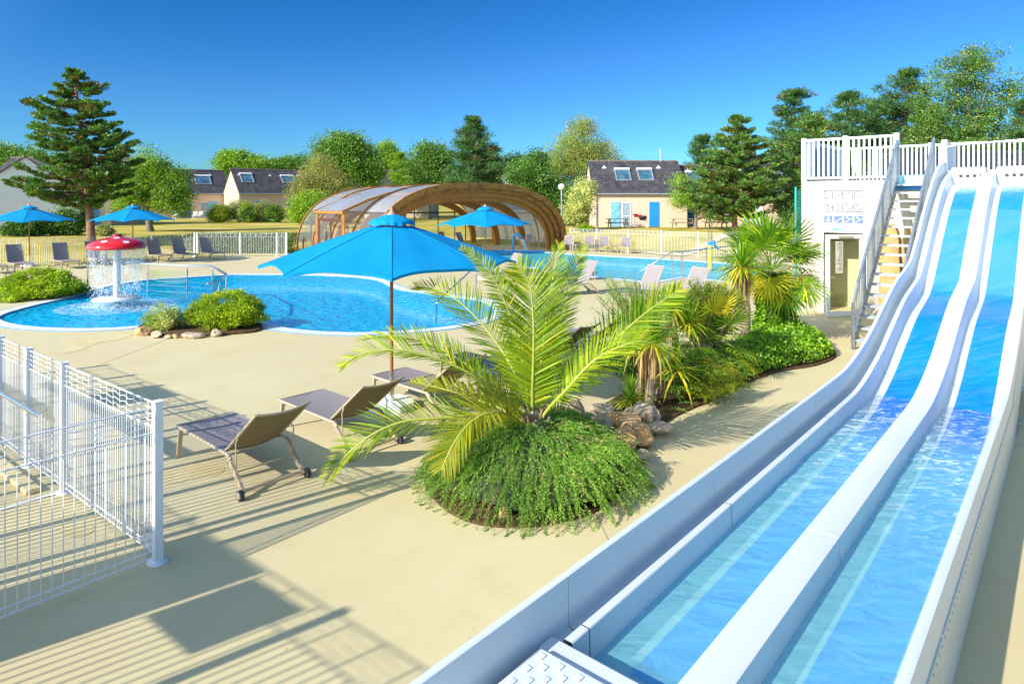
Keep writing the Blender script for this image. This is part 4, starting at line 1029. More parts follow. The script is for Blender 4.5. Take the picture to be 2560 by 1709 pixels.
# ------------------------------------------------------------------ mushroom fountain
mc = Vector((-11.05,18.35,0))
mu = empty('mushroom_fountain', mc); tag(mu, 'red mushroom fountain with white dots pouring water in the paddling pool', 'fountain')
m = MB(); m.lathe([(.095,-.25),(.095,1.62)], 28); m.build('stem', M_gel, mu)
m = MB(); m.lathe([(.60,.17),(.61,.19),(.60,.215),(0,.235)], 40); m.lathe([(0,.165),(.60,.17)], 40); m.build('splash_disc', M_gel, mu)
capz = lambda r: 1.62+.26*math.sqrt(max(0,1-(r/.74)**2))+.05*max(0,1-r/.3)
m = MB(); m.lathe([(.70,1.585),(.735,1.60),(.74,1.64)]+[(r, capz(r)+.02) for r in (.72,.68,.62,.55,.47,.38,.29,.2,.13)]+[(.12,1.955),(0,1.955)], 48); m.lathe([(.70,1.585),(.5,1.60),(0,1.60)],48)
cap = m.build('cap', M_red, mu)
m = MB(); m.lathe([(.11,1.94),(.11,1.985),(0,1.985)], 20); m.build('top_plate', mat('dark_red_plate',(.25,.02,.04),rough=.4), cap)
for qa, rr in ((-92,.55),(-38,.60),(28,.62),(85,.5),(150,.6),(-60,.24)):
    if rr == 0: continue
    m = MB(); rows = []
    cx, cy = rr*math.cos(R(qa)), rr*math.sin(R(qa)); tx, ty = -math.sin(R(qa)), math.cos(R(qa)); nx, ny = math.cos(R(qa)), math.sin(R(qa))
    vs = []
    for i in range(5):
        row = []
        for j in range(19):
            a = 2*PI*j/18; d = .02+.065*i/4 if i else 0
            x = cx+tx*d*math.cos(a)+nx*d*.75*math.sin(a); y = cy+ty*d*math.cos(a)+ny*d*.75*math.sin(a); r = min(.735,math.hypot(x,y)); row.append((x*1.004,y*1.004,capz(r)+.027))
        rows.append(row)
    m.grid(rows); m.build('white_dot', M_gel, cap)
nr_ = np.random.default_rng(3)
M_fall = mixtrans('falling_water', (.80,.86,.90), .45, rough=.15, noise=(9,.42,.70,(1,1,.35)), tl=.5)
M_drop = mixtrans('water_drops', (.93,.97,1), .8, rough=.1, tl=.45)
m = MB(); rows = []
nA, nZ = 160, 26
for i in range(nZ+1):
    t = i/nZ; row = []
    for j in range(nA+1):
        a = 2*PI*j/nA
        r = .715 - .10*t - .20*t*t + .022*math.sin(17*a+5*t)+.02*math.sin(41*a-3*t)*t + .03*math.sin(7*a)*t
        row.append((r*math.cos(a), r*math.sin(a), 1.60-1.15*t*(.8+.25*math.sin(5*a+1)*math.sin(3*a))))
    rows.append(row)
m.grid(rows); wt = m.build('water_curtain', M_fall, mu)
# drops: small faceted beads thrown off the curtain and round the splash
def beads(n, cen, name, parent):
    a = nr_.uniform(0,2*PI,n); V = []
    h = nr_.beta(1.2,1.6,n)*1.75
    r = .70 - .27*(1-h/1.7)**1 + nr_.normal(0,.05,n) + (1-h/1.75)*nr_.normal(0,.10,n)
    c = np.stack([r*np.cos(a), r*np.sin(a), h-.02],1)
    s = nr_.uniform(.004,.013,n)[:,None]; st = nr_.uniform(1,3.2,n)[:,None]
    U1 = nr_.normal(size=(n,3)); U1 /= np.linalg.norm(U1,axis=1)[:,None]; U2 = np.tile([0,0,1.],(n,1))
    return np.stack([c-U2*s*st, c+U1*s, c+U2*s*st, c-U1*s],1)
dr = beads(3600, mc, 'drops', mu); o = quads('drops', dr, M_drop, mu)
n = 2600; a = nr_.uniform(0,2*PI,n); r = np.abs(nr_.normal(.62,.22,n)); hh = np.abs(nr_.normal(0,.07,n))
c = np.stack([r*np.cos(a), r*np.sin(a), hh-.02],1); s = nr_.uniform(.006,.018,n)[:,None]; U1 = nr_.normal(size=(n,3)); U1 /= np.linalg.norm(U1,axis=1)[:,None]; U2 = nr_.normal(size=(n,3)); U2 /= np.linalg.norm(U2,axis=1)[:,None]
quads('splash', np.stack([c-U2*s, c+U1*s, c+U2*s, c-U1*s],1), M_drop, mu)
M_foam = mixtrans('foam_patch', (.86,.95,1), .85, rough=.3, noise=(6,.42,.72,(1,1,1)), tl=.2)
m = MB(); m.lathe([(.12,-.012),(.45,-.008),(.8,-.008),(1.25,-.014),(1.5,-.02)], 40); m.build('foam_ring', M_foam, mu)

# ------------------------------------------------------------------ railing in the pool
rl = empty('pool_railing', G(369,737)); tag(rl, 'curved steel railing with wires and glass between the paddling end and deep pool', 'railing')
P1p = G(219,736)
rp = [Vector((-11.62,20.52,0)),G(369,737),G(468,743.5),G(531,746.5),Vector((-7.62,17.5,0)),Vector((-7.12,15.95,0)),Vector((-7.15,15.4,0))]
top = .97
def zt_(p, z): return (p[0],p[1],z)
for i, p in enumerate(rp+[P1p]):
    if i in (0,6): continue
    m = MB(); m.tube([zt_(p,-.25),zt_(p,.86)], .022, 8); m.tube([zt_(p,.86),(p[0]+.03,p[1],.92),zt_(p,top)], .007, 6); local(m.build('post', M_galv, rl), rl)
m = MB(); m.tube([zt_(p,top) for p in rp], .024, 8); m.tube([(p[0],p[1]-.05,top-.012) for p in rp], .010, 6); local(m.build('top_rail', M_steel, rl), rl)
for k in range(3):
    m = MB()
    for p, q in zip(rp[:-1], rp[1:]):
        z = .15+.18*k; pts = [(p[0]+(q[0]-p[0])*t/8, p[1]+(q[1]-p[1])*t/8, z-.06*(1 if k == 2 else .3)*math.sin(PI*t/8)) for t in range(9)]
        m.tube(pts, .006, 5)
    local(m.build('wire', M_steel, rl), rl)
gm = glassmat('railing_glass', (.90,.97,.93), .05)
for p, q in ((rp[1],rp[2]),(rp[3],rp[4])):
    m = MB(); a = p.lerp(q,.04); b = p.lerp(q,.94); m.bar((a.x,a.y,.37),(b.x,b.y,.37), .008, .84); local(m.build('glass_panel', gm, rl), rl)
# steel handrails
m = MB()
def hr_(pts, nm, label, r=.022):
    m = MB(); m.tube(curve([tuple(p) for p in pts], 5, False), r, 8); return tag(m.build(nm, M_steel), label, 'handrail', 'steel handrails at the pools')
p = G(1091,800); p2 = G(1190,745)
hr_([(p.x,p.y,-.6),(p.x,p.y,.25),(p.x+.08,p.y+.1,.5),(p.x*.45+p2.x*.55,p.y*.45+p2.y*.55,.72),(p2.x-.1,p2.y-.1,.86),(p2.x,p2.y,.7),(p2.x,p2.y,0)], 'pool_handrail', 'bent steel entry rail at the right end of the near pool')
hr = empty('pool_handrail', G(1690,696)); tag(hr, 'long steel handrail with posts going down into the far pool', 'handrail', 'steel handrails at the pools')
tp = [(1590,686,24.5,0),(1680,629,23.6,0),(1707,629,24.0,0),(1766,622,25.5,0),(1890,607,27.5,0)]
tv = [P(x,y,Y) for x,y,Y,_ in tp]; m = MB(); m.tube(tv, .024, 8); local(m.build('rail', M_steel, hr), hr)
for p in (tv[1],tv[2],tv[3],tv[1].lerp(tv[2],.99)+Vector((.15,.8,0)),tv[4]):
    m = MB(); m.tube([(p.x,p.y,-1.2),(p.x,p.y,p.z)], .02, 8); local(m.build('post', M_steel, hr), hr)
# pool hoist
q = P(1776,560,28.0); lx, ly = q.x, q.y
ho = empty('pool_hoist', (lx,ly,0)); tag(ho, 'yellow post pool hoist with a light blue seat behind the yucca', 'pool hoist')
m = MB(); m.tube([(0,0,0),(0,0,1.05)], .085, 14); m.build('column', M_yellow, ho)
m = MB(); m.box(-.09,.09,-.09,.09,1.05,1.18); m.build('collar', M_bluepl, ho)
m = MB(); m.bar((-.06,0,1.1),(-.06,0,2.1),.03,.03); m.bar((.06,0,1.1),(.06,0,2.1),.03,.03); m.bar((-.08,0,2.1),(.08,0,2.1),.04,.04); m.build('mast', M_steel, ho)
m = MB(); m.grid([[(.16+x, y, z) for y in (-.2,0,.2)] for x,z in ((0,1.25),(.03,1.1),(.08,.95),(.2,.85),(.45,.82),(.52,.75))]); m.grid([[(.16+x, y, z-.015) for y in (.2,0,-.2)] for x,z in ((0,1.25),(.03,1.1),(.08,.95),(.2,.85),(.45,.82),(.52,.75))]); m.build('seat', M_bluepl, ho)
# water spout
q = G(1283,629)
m = MB(); m.tube(curve([(q.x,q.y,0),(q.x,q.y,.75),(q.x+.15,q.y-.05,1.0),(q.x+.4,q.y-.1,.95),(q.x+.5,q.y-.12,.75)],5,False), .07, 10)
o = empty('water_spout', (q.x,q.y,0)); tag(o, 'blue swan neck water spout on the edge of the far pool', 'water spout'); local(m.build('pipe', M_bluepl, o), o)
m = MB(); m.grid([[(q.x+.5+.06*k+dx, q.y-.12+dy, .75-.16*k) for dx,dy in ((-.12,.1),(0,0),(.12,-.1))] for k in range(6)]); local(m.build('water_jet', M_drop, o), o)
m = MB(); m.bar((q.x-3.2,q.y-1.0,.03),(q.x+1.7,q.y-.3,.03),.25,.10); tag(m.build('blue_coping', M_bluepl), kind='structure')

# ------------------------------------------------------------------ timber pool enclosure
A2 = Vector((.743,.669,0)); B2 = Vector((-.61,.792,0)).normalized(); F0 = Vector((-6.6,30.75,0)); WD = 13.35; LN = 10.0
en = empty('pool_enclosure', F0 + A2*WD/2 + B2*LN/2); tag(en, 'curved timber and polycarbonate telescopic enclosure over the far pool', 'pool enclosure')
def arch(u, inset=0.0, H=3.92):   # u 0..1 from left foot to right foot -> across, height
    a = PI*(1-u); e_ = 2/2.55
    c, s = math.cos(a), math.sin(a)
    x = WD/2 + (WD/2-inset)*(abs(c)**e_)*(1 if c > 0 else -1); return x, (H-inset)*abs(s)**e_
def EP(u, b, inset=0.0): x, z = arch(u, inset); p = F0 + A2*x + B2*b; return Vector((p.x,p.y,z))
NU = 48
def arch_beam(b, inset, dep, th, name, mm):
    m = MB(); rows = []
    for i in range(NU+1):
        u = i/NU; rows.append([EP(u,b,inset), EP(u,b+th,inset), EP(u,b+th,inset+dep), EP(u,b,inset+dep), EP(u,b,inset)])
    m.grid(rows, smooth=False); return local(m.build(name, mm, en), en)
for k in range(4): arch_beam(-.30*(3-k)-.0 if False else .26*k-.05, [0,.22,.45,.68][k]*1.0, .30, .16, 'front_arch', [M_weather,M_weather,M_timber,M_timber][k])
for k in range(3): arch_beam(.26*k+.04, [.27,.50,.72][k]-.03, .035, .20, 'gasket', M_black)
for b, nm in ((2.5,'arch_rib'),(5.0,'arch_rib'),(7.5,'arch_rib'),(9.9,'arch_rib')): arch_beam(b, -.02, .10, .10, nm, M_timber)
for b in (3.2,6.0,8.8): arch_beam(b, .62, .40, .20, 'inner_arch', M_timber)
M_poly = mixtrans('polycarbonate', (.47,.50,.55), .86, rough=.22, tl=.4)
M_polyc = mixtrans('clear_polycarbonate', (.50,.50,.52), .28, rough=.3, tl=.4)
M_polyw = mixtrans('wall_polycarbonate', (.74,.71,.60), .95, rough=.35, tl=.5)
uL = .18; uR = .82
def skin(u0, u1, b0, b1, name, mm, inset=.05, n=20):
    m = MB(); m.grid([[EP(u0+(u1-u0)*i/n, b0, inset), EP(u0+(u1-u0)*i/n, b1, inset)] for i in range(n+1)]); return local(m.build(name, mm, en), en)
for b0, b1 in ((.1,2.5),(2.6,5.0),(5.1,7.5),(7.6,9.9)):
    skin(uL, uR, b0, b1, 'roof_panel', M_poly)
    skin(.01, uL, b0, b1, 'clear_side_panel', M_polyc)
    skin(uR, .985, b0, b1, 'wall_panel', M_polyw)
    for u in (.18,.30,.42,.5,.6,.72,.84):
        m = MB(); m.bar(EP(u,b0,.06), EP(u,b1,.06), .05,.04); local(m.build('purlin', M_darkwood if u == .18 else M_timber, en), en)
# porch on the left side
pz = 2.28
def Q(x, b, z): p = F0 + A2*x + B2*b; return (p.x,p.y,z)
xr_, zr_ = arch(.34, .0)
m = MB(); m.grid([[Q(arch(u,-.06)[0],b,arch(u,-.06)[1]) for b in (2.3,5.9)] for u in (.36,.33,.30)]+[[Q(x,b,z) for b in (2.3,5.9)] for x,z in ((arch(.30,-.06)[0]*.5-.2,(arch(.30,-.06)[1]+pz+.15)/2+.12),(-.45,pz+.15))]); local(m.build('porch_roof', M_poly, en), en)
m = MB()
for b in (2.3,5.9):
    x3, z3 = arch(.30,-.06); m.bar(Q(x3,b,z3-.03), Q(x3*.5-.2,b,(z3+pz+.15)/2+.06), .09,.12); m.bar(Q(x3*.5-.2,b,(z3+pz+.15)/2+.06), Q(-.5,b,pz+.10), .09,.12)
m.bar(Q(-.45,2.2,pz+.08), Q(-.45,6.0,pz+.08), .09,.12); local(m.build('porch_beam', M_timber, en), en)
for b in (2.35,5.85):
    m = MB(); m.bar(Q(-.38,b,0), Q(-.38,b,pz+.03), .14,.14); local(m.build('porch_post', M_timber, en), en)
m = MB(); m.bar(Q(-.32,2.4,1.95),Q(-.32,5.8,1.95),.06,.16)
for b in (2.55,4.1,5.65): m.bar(Q(-.32,b,0),Q(-.32,b,1.95),.07,.08)
local(m.build('porch_door', M_darkwood, en), en)
# glazed end at the back
xb = [arch(u,.3) for u in [i/20 for i in range(21)]]
m = MB()
for i in range(1,20,2):
    x, z = xb[i]; m.bar(Q(x,9.85,0), Q(x,9.85,z), .07,.07)
m.bar(Q(1.0,9.85,2.15), Q(12.4,9.85,2.15), .07,.09); local(m.build('end_mullions', M_black, en), en)
m = MB(); pts = [Q(x,9.88,z) for x,z in xb]; m.add(pts, [tuple(range(len(pts)))]); local(m.build('end_glazing', glassmat('end_glass',(.88,.88,.84),.04), en), en)
for b in (9.8,): 
    m = MB(); m.bar(Q(5.6,b,0),Q(5.6,b,2.1),.12,.12); m.bar(Q(7.4,b,0),Q(7.4,b,2.1),.12,.12); m.bar(Q(5.6,b,1.0),Q(7.4,b,1.0),.05,.06); local(m.build('end_door', M_darkwood, en), en)

# globe lamp
q = P(1404,467,47); z0 = hz(q.x,47)
la = empty('street_lamp', (q.x,47,z0)); tag(la, 'white globe lamp on a grey pole behind the right end of the enclosure', 'street lamp')
m = MB(); m.tube([(0,0,0),(0,0,q.z-z0-.2)], .055, 10); m.build('pole', M_galv, la)
m = MB(); m.lathe([(.001,-.24)]+[(.24*math.sin(PI*k/12), -.24*math.cos(PI*k/12)) for k in range(1,12)]+[(.001,.24)], 20, (0,0,q.z-z0)); m.build('globe', M_lamp, la)

# ------------------------------------------------------------------ houses
def add_house(name, label, x0, x1, Y, Dp, zg, ze, zr, wallm, gable='none', roofm=M_slate, yaw=0, ov=.12, front=True):
    """ridge runs along x; returns (empty, local transform)"""
    e = empty(name, (x0,Y,zg)); tag(e, label, 'house'); W_ = x1-x0; he = ze-zg; hr = zr-zg
    e.rotation_euler = (0,0,yaw)
    m = MB(); m.box(0,W_,0,.25,-.6,he); m.box(0,W_,Dp-.25,Dp,-.6,he)
    for xx in (0, W_-.25): m.add([(xx,.25,-.6),(xx+.25,.25,-.6),(xx+.25,Dp-.25,-.6),(xx,Dp-.25,-.6),(xx,.25,he+.12),(xx+.25,.25,he+.12),(xx+.25,Dp-.25,he+.12),(xx,Dp-.25,he+.12),(xx,Dp/2,hr-.12),(xx+.25,Dp/2,hr-.12)], [(0,3,7,8,4),(1,5,9,6,2),(0,4,5,1),(3,2,6,7),(4,8,9,5),(8,7,6,9)])
    m.build('wall', wallm, e)
    m = MB(); t = .10
    for s in (0,1):
        ya, yb = (-ov*1.5, Dp/2) if s == 0 else (Dp+ov*1.5, Dp/2)
        za = he-.06
        vs = [(-ov*.5,ya,za),(W_+ov*.5,ya,za),(W_+ov*.5,yb,hr),(-ov*.5,yb,hr)]; vs += [(x,y,z+t) for x,y,z in vs]
        m.add(vs, [(0,1,2,3) if s else (3,2,1,0),(4,5,6,7),(0,1,5,4),(1,2,6,5),(3,0,4,7)])
    rf_ = m.build('roof', roofm, e)
    m = MB(); k = int(W_/.4)
    for i in range(k): m.tube([(i*W_/k,Dp/2,hr+t+.0),((i+.96)*W_/k,Dp/2,hr+t+.0)], [.09,.105], 8)
    m.build('ridge_tiles', mat('ridge_tile',(.16,.12,.11),rough=.9,var=.4,scale=6), rf_)
    m = MB(); m.tube([(0,-ov*1.5-.06,he-.02),(W_,-ov*1.5-.06,he-.02)], .06, 8); m.build('gutter', M_zinc, rf_)
    return e, he, hr, Dp, rf_
def skylight(h, x, f, w_=1.1, hgt=1.15, blind=True):
    e, he, hr, Dp, rf_ = h
    def T(a, b, c):
        y = Dp/2*b; z = he + (hr-he)*b; sl_ = Vector((0,Dp/2,hr-he)).normalized(); nn = Vector((0,-sl_.z,sl_.y))
        p = Vector((x+a, y, z)) + nn*(c+.10); return tuple(p)
    Ls = math.hypot(Dp/2, hr-he); b1 = f+hgt/Ls
    m = MB()
    for a0,a1,c0,c1 in ((0,.09,f,b1),(w_-.09,w_,f,b1),(0.09,w_-.09,f,f+.1/Ls),(.09,w_-.09,b1-.12/Ls,b1)): m.box(a0,a1,c0,c1,-.02,.13,T=T)
    fr = m.build('skylight', M_zinc, rf_)
    m = MB(); m.box(.09,w_-.09,f+.1/Ls,b1-.12/Ls,.04,.06,T=T); p_ = m.build('pane', M_skypane, fr)
    if blind: m = MB(); m.box(-.02,w_+.02,b1-.06/Ls,b1+.12/Ls,-.02,.20,T=T); m.build('blind_box', M_white, fr)
def vent(h, x, f):
    e, he, hr, Dp, rf_ = h; y = Dp/2*f; z = he+(hr-he)*f+.1
    m = MB(); m.add([(x-.22,y-.02,z),(x+.22,y-.02,z),(x,y+.05,z+.28),(x,y+.4,z+.2)], [(0,1,2),(0,2,3),(1,3,2)]); m.build('roof_vent', M_white, rf_)
def opening(h, x, w_, z0, z1, fm, pm, name, bars=True):
    e = h[0]; m = MB(); t = .08
    for a0,a1,c0,c1 in ((x,x+t,z0,z1),(x+w_-t,x+w_,z0,z1),(x+t,x+w_-t,z0,z0+t),(x+t,x+w_-t,z1-t,z1)): m.box(a0,a1,-.05,.05,c0,c1)
    if bars: m.box(x+t,x+w_-t,-.045,.045,(z0+z1)*.42,(z0+z1)*.42+.06)
    fr = m.build(name, fm, e); m = MB(); m.box(x+t,x+w_-t,-.02,.02,z0+t,z1-t); m.build('pane', pm, fr)
def flat(h, x, w_, z0, z1, mm, name, battens=False):
    m = MB(); m.box(x,x+w_,-.06,-.01,z0,z1); o = m.build(name, mm, h[0])
    if battens:
        m = MB(); m.box(x+.03,x+w_-.03,-.085,-.06,z0+.25,z0+.37); m.box(x+.03,x+w_-.03,-.085,-.06,z1-.37,z1-.25); m.bar((x+.08,-.07,(z0+z1)/2+.06),(x+w_-.08,-.07,z1-.4),.03,.08); m.bar((x+.08,-.07,z0+.3),(x+w_-.08,-.07,(z0+z1)/2-.06),.03,.08); m.build('battens', M_paleshut, o)
# right hand house
Yh = 54.5; sx = Yh/F; zg = .80; X = lambda x: (x-CX)*sx
hA = add_house('row_house', 'peach house with slate roof, two skylights and a bright blue door on the right', X(1483), X(1718), Yh, 6.6, zg, 3.55, 6.35, M_peach)
opening(hA, X(1554)-X(1483), X(1578)-X(1554), .02, 2.05, M_white, M_curtain, 'glazed_door')
flat(hA, X(1527)-X(1483), X(1551)-X(1527), .05, 2.08, M_paleshut, 'shutter', True)
flat(hA, X(1623)-X(1483), X(1647)-X(1623), .03, 2.08, M_bluedoor, 'door')
m = MB(); m.tube([(.25,-.08,2.7),(.25,-.08,0)], .05, 8); m.build('downpipe', M_zinc, hA[0])
skylight(hA, X(1546)-X(1483), .36, 1.3, 1.5); skylight(hA, X(1604)-X(1483), .36, 1.3, 1.5)
vent(hA, X(1521)-X(1483), .76); vent(hA, X(1663)-X(1483), .76)
m = MB(); m.tube([(6.3,3.2,5.5),(6.3,3.2,6.3)], .02, 6); m.tube([(6.3,3.2,6.1),(6.3,3.2,6.75)], .03, 6)
m.build('antenna', M_white, hA[0])
hB = add_house('row_house', 'lower peach house joined to the right of the one with two skylights', X(1721), X(1900), Yh+.8, 6.2, zg, 3.5, 6.0, M_peach)
vent(hB, .8, .76); skylight(hB, .5, .38, 1.2, 1.4); flat(hB, .0, .9, .03, 2.05, mat('deep_blue_door',(.01,.06,.22),rough=.5), 'door'); opening(hB, 2.2, 1.2, .9, 2.0, M_white, M_curtain, 'window')
flat(hB, 4.9, .7, .03, 2.05, M_bluedoor, 'shutter')
hC = add_house('row_house', 'far right peach house half hidden by pines, with a white door', X(1862)+.6, X(1862)+15, Yh+.0, 6.4, zg, 3.5, 6.1, M_peach)
flat(hC, .0, .9, .03, 2.05, M_white, 'door'); flat(hC, 2.7, .8, .03, 2.05, M_bluedoor, 'shutter'); skylight(hC, 3.2, .4, 1.2, 1.4)
# left houses
Yh = 80; sx = Yh/F; zg = .82
YW = R(38)
def FXL(x0, Y0, px):
    r = (px-CX)/F; return (r*Y0-x0)/(math.cos(YW)-math.sin(YW)*r)
xD = X(598); hD = add_house('row_house', 'sand coloured house with slate roof and three skylights left of the pool enclosure', xD, xD+15, Yh, 7.4, zg, 3.88, 6.95, M_peachsh, yaw=YW)
fd = lambda p: FXL(xD, Yh, p)
skylight(hD, fd(593)+1.0, .42, 1.5, 1.7, True); skylight(hD, fd(706)+.6, .42, 1.7, 1.5, True); skylight(hD, fd(745)+.8, .42, 1.7, 1.5, True)
flat(hD, fd(722), 1.0, .03, 2.1, M_bluedoor, 'door'); opening(hD, fd(638), 1.4, .9, 2.1, M_bluedoor, M_pane, 'window'); vent(hD, fd(612), .72); vent(hD, fd(692), .72)
m = MB(); m.bar((-3.2,.6,0),(-3.2,.6,.1),.1,.1)
xE, YE = -46.9, 78.4
hE = add_house('row_house', 'peach house with one skylight and a white shutter behind the leafy tree', xE, xE+12.6, YE, 7.2, zg, 3.92, 7.0, M_peach, yaw=YW)
fe = lambda p: FXL(xE, YE, p)
skylight(hE, fe(477)+.9, .36, 1.9, 1.7, True); vent(hE, fe(514)+1.2, .75)
opening(hE, fe(499), 1.3, .02, 2.05, M_white, M_curtain, 'glazed_door'); flat(hE, fe(520), 1.3, .05, 2.08, M_paleshut, 'shutter', True)
opening(hE, fe(448), 1.5, .02, 1.9, M_paleshut, M_pane, 'glazed_door')
# gable end showing between the two (turned house)
def gable_house(name, label, xa, xb, Y, Dp, zg, ze, zr, wm, yaw=0, off=.5):
    e = empty(name, (xa,Y,zg)); e.rotation_euler = (0,0,yaw); tag(e, label, 'house'); W_ = xb-xa; he = ze-zg; hr = zr-zg; xm = W_*off
    m = MB(); vs = [(0,0,-.6),(W_,0,-.6),(W_,0,he),(xm,0,hr),(0,0,he)]; vs += [(x,Dp,z) for x,y,z in vs]
    m.add(vs, [(0,1,2,3,4),(9,8,7,6,5),(0,5,6,1),(1,6,7,2),(0,4,9,5)]); m.build('wall', wm, e)
    m = MB()
    for (x0_,z0_),(x1_,z1_) in (((-.25,he-.17),(xm,hr)),((W_+.25,he-.17),(xm,hr))):
        vs = [(x0_,-.12,z0_),(x0_,Dp+.1,z0_),(x1_,Dp+.1,z1_),(x1_,-.12,z1_)]; vs += [(x,y,z+.12) for x,y,z in vs]
        m.add(vs, [(0,1,2,3),(7,6,5,4),(0,4,5,1),(0,3,7,4),(1,5,6,2)])
    m.build('roof', slate_mat('slate_side', (.10,.09,.10), (.15,.14,.15)) if 'slate_side' not in bpy.data.materials else bpy.data.materials['slate_side'], e)
    return e
gw = gable_house('white_house', 'big white gabled house at the left edge behind the dark bushes', -42.8,-35.3,51.4,15,.4,3.48,6.53, M_whitewall, YW)
m = MB(); 
hF = add_house('row_house', 'peach house behind the big pine, right of the white gable', -47.0,-35.5,58,7,.8,3.9,6.9, M_peach)
opening(hF, (203-CX)/F*58+47, .95, .02, 2.1, M_pane, M_pane, 'glazed_door'); opening(hF, (236-CX)/F*58+47, .5, .02, 2.1, M_paleshut, M_paleshut, 'shutter'); skylight(hF, 8.6, .45, 1.3, 1.5)
gable_house('white_house', 'small far white gable showing above the right of the timber enclosure', (1248-CX)/F*75,(1322-CX)/F*75,75,9,.8,5.6,7.1, mat('far_white_wall',(.62,.60,.55),rough=.9), 0, .48)
hG = add_house('row_house', 'far house whose slate ridge shows between trees above the enclosure', -21.5,-10.5,86,8,.8,4.0,7.05, M_peachsh)
# dark slate roofed building behind the tower
e = empty('hall', (21.2,35,0)); tag(e, 'dark slate hipped roof building behind the tower railing', 'building')
m = MB(); T_ = lambda x,y,z: (x,y,z)
m.box(0,30,0,10,-.5,3.0); m.build('wall', M_cream, e)
m = MB(); vs = [(-.6,-.6,2.9),(30.6,-.6,2.9),(30.6,10.6,2.9),(-.6,10.6,2.9),(2.6,5,6.0),(27,5,6.0)]
m.add(vs, [(0,1,5,4),(1,2,5),(2,3,4,5),(3,0,4)]); m.build('roof', M_slate2, e)
# chain link fence left of the tower
q = G(1992,800); cf = empty('chain_fence', (7.3,17.9,0)); tag(cf, 'green posted chain link fence at the left corner of the tower', 'fence')
for x, y in ((7.7,17.8),(9.4,20.6)):
    m = MB(); m.tube([(x-7.3,y-17.9,0),(x-7.3,y-17.9,3.3)], .03, 8); m.build('post', M_teal, cf)
m = MB(); a = Vector((.4,-.1,0)); b = Vector((2.1,2.7,0))
for k in range(-32,20):
    for sgn in (1,-1):
        p0 = max(0, k*.05/2.46) if False else None
for k in range(27):
    for sgn in (0,1):
        t0 = (k-15)*.2; pts = []
        za, zb = 0.1, 3.2; ta, tb2 = t0, t0+3.1
        if sgn: za, zb = 3.2, .1
        L_ = 2.46
        if tb2 < 0 or ta > L_: continue
        c0 = max(ta,0); c1 = min(tb2,L_); z_a = za+(zb-za)*(c0-ta)/3.1; z_b = za+(zb-za)*(c1-ta)/3.1
        d = (b-a).normalized(); m.bar(a+d*c0+Vector((0,0,z_a)), a+d*c1+Vector((0,0,z_b)), .0035,.0035)
m.build('mesh', M_teal, cf)

# picnic tables, grill, garden chairs
def make_picnic():
    e = empty('picnic_table')
    m = MB()
    for k in range(5): m.box(-.95,.95,-.36+k*.145,-.23+k*.145,.72,.76)
    m.build('table_top', M_picnic, e)
    for s in (-1,1):
        m = MB(); m.box(-.95,.95,s*.68-.12,s*.68+.12,.42,.46); m.build('bench', M_picnic, e)
        m = MB(); m.bar((s*.68,-.62,0),(s*.68,-.25,.72),.09,.05); m.bar((s*.68,.62,0),(s*.68,.25,.72),.09,.05); m.bar((s*.68,-.78,.40),(s*.68,.78,.40),.05,.09); m.build('leg_frame', M_picnic, e)
    return e
pt = make_picnic(); used = False
for x, y, Y, lb in ((1545,572,52.0,'picnic table in front of the pale blue shutter'),(1707,572,52.0,'picnic table left of the leaning tree by the dark blue door'),(1790,570,53.0,'picnic table between the leaning tree and the pine trunk')):
    px_ = (x-CX)/F*Y; o = put(pt, used, (px_,Y,hz(px_,Y)), R(2), lb, 'picnic table', 'picnic tables in front of the right hand houses'); o.scale = (1,1,1); used = True
gx = (1600-CX)/F*52.8; gz = hz(gx,52.8)
gr = empty('barbecue', (gx,52.8,gz)); tag(gr, 'barbecue with a red lid and black bowl beside the bright blue door', 'barbecue')
m = MB(); m.box(-.45,.10,-.2,.2,.85,1.05); m.box(-.55,-.2,-.2,.2,1.02,1.12); m.build('lid', mat('red_lid',(.45,.02,.02),rough=.4), gr)
m = MB(); m.lathe([(0,.58),(.25,.62),(.33,.85),(.33,.95),(0,.98)], 16, (.22,0,0)); m.build('bowl', M_black, gr)
m = MB()
for x in (-.35,.5):
    for s in (-1,1): m.bar((x,-.2,0),(x+.25*s*.5,.15,.75),.04,.04)
m.build('leg_frame', M_white, gr)
def white_chair(x, Y, lb):
    e = empty('garden_chair', (x,Y,hz(x,Y))); tag(e, lb, 'garden chair', 'white garden chairs by the left houses')
    m = MB(); m.bar((-.22,-.2,0),(.22,.2,.75),.04,.04); m.bar((.22,-.2,0),(-.22,.2,.75),.04,.04); m.bar((-.22,-.2,.02),(.1,-.2,.75),.04,.04); m.build('frame', M_white, e)
    m = MB(); m.box(-.25,.25,-.2,.25,.42,.46); m.build('seat', M_white, e); m = MB(); m.box(-.25,.25,.22,.26,.5,.9); m.build('backrest', M_white, e)
white_chair((486-CX)/F*78,78,'white folding chair left of the white shutter'); white_chair((496-CX)/F*78,78.4,'white folding chair right beside another under the lace curtained door'); white_chair((438-CX)/F*78,78,'white garden bench chair near the leafy tree')
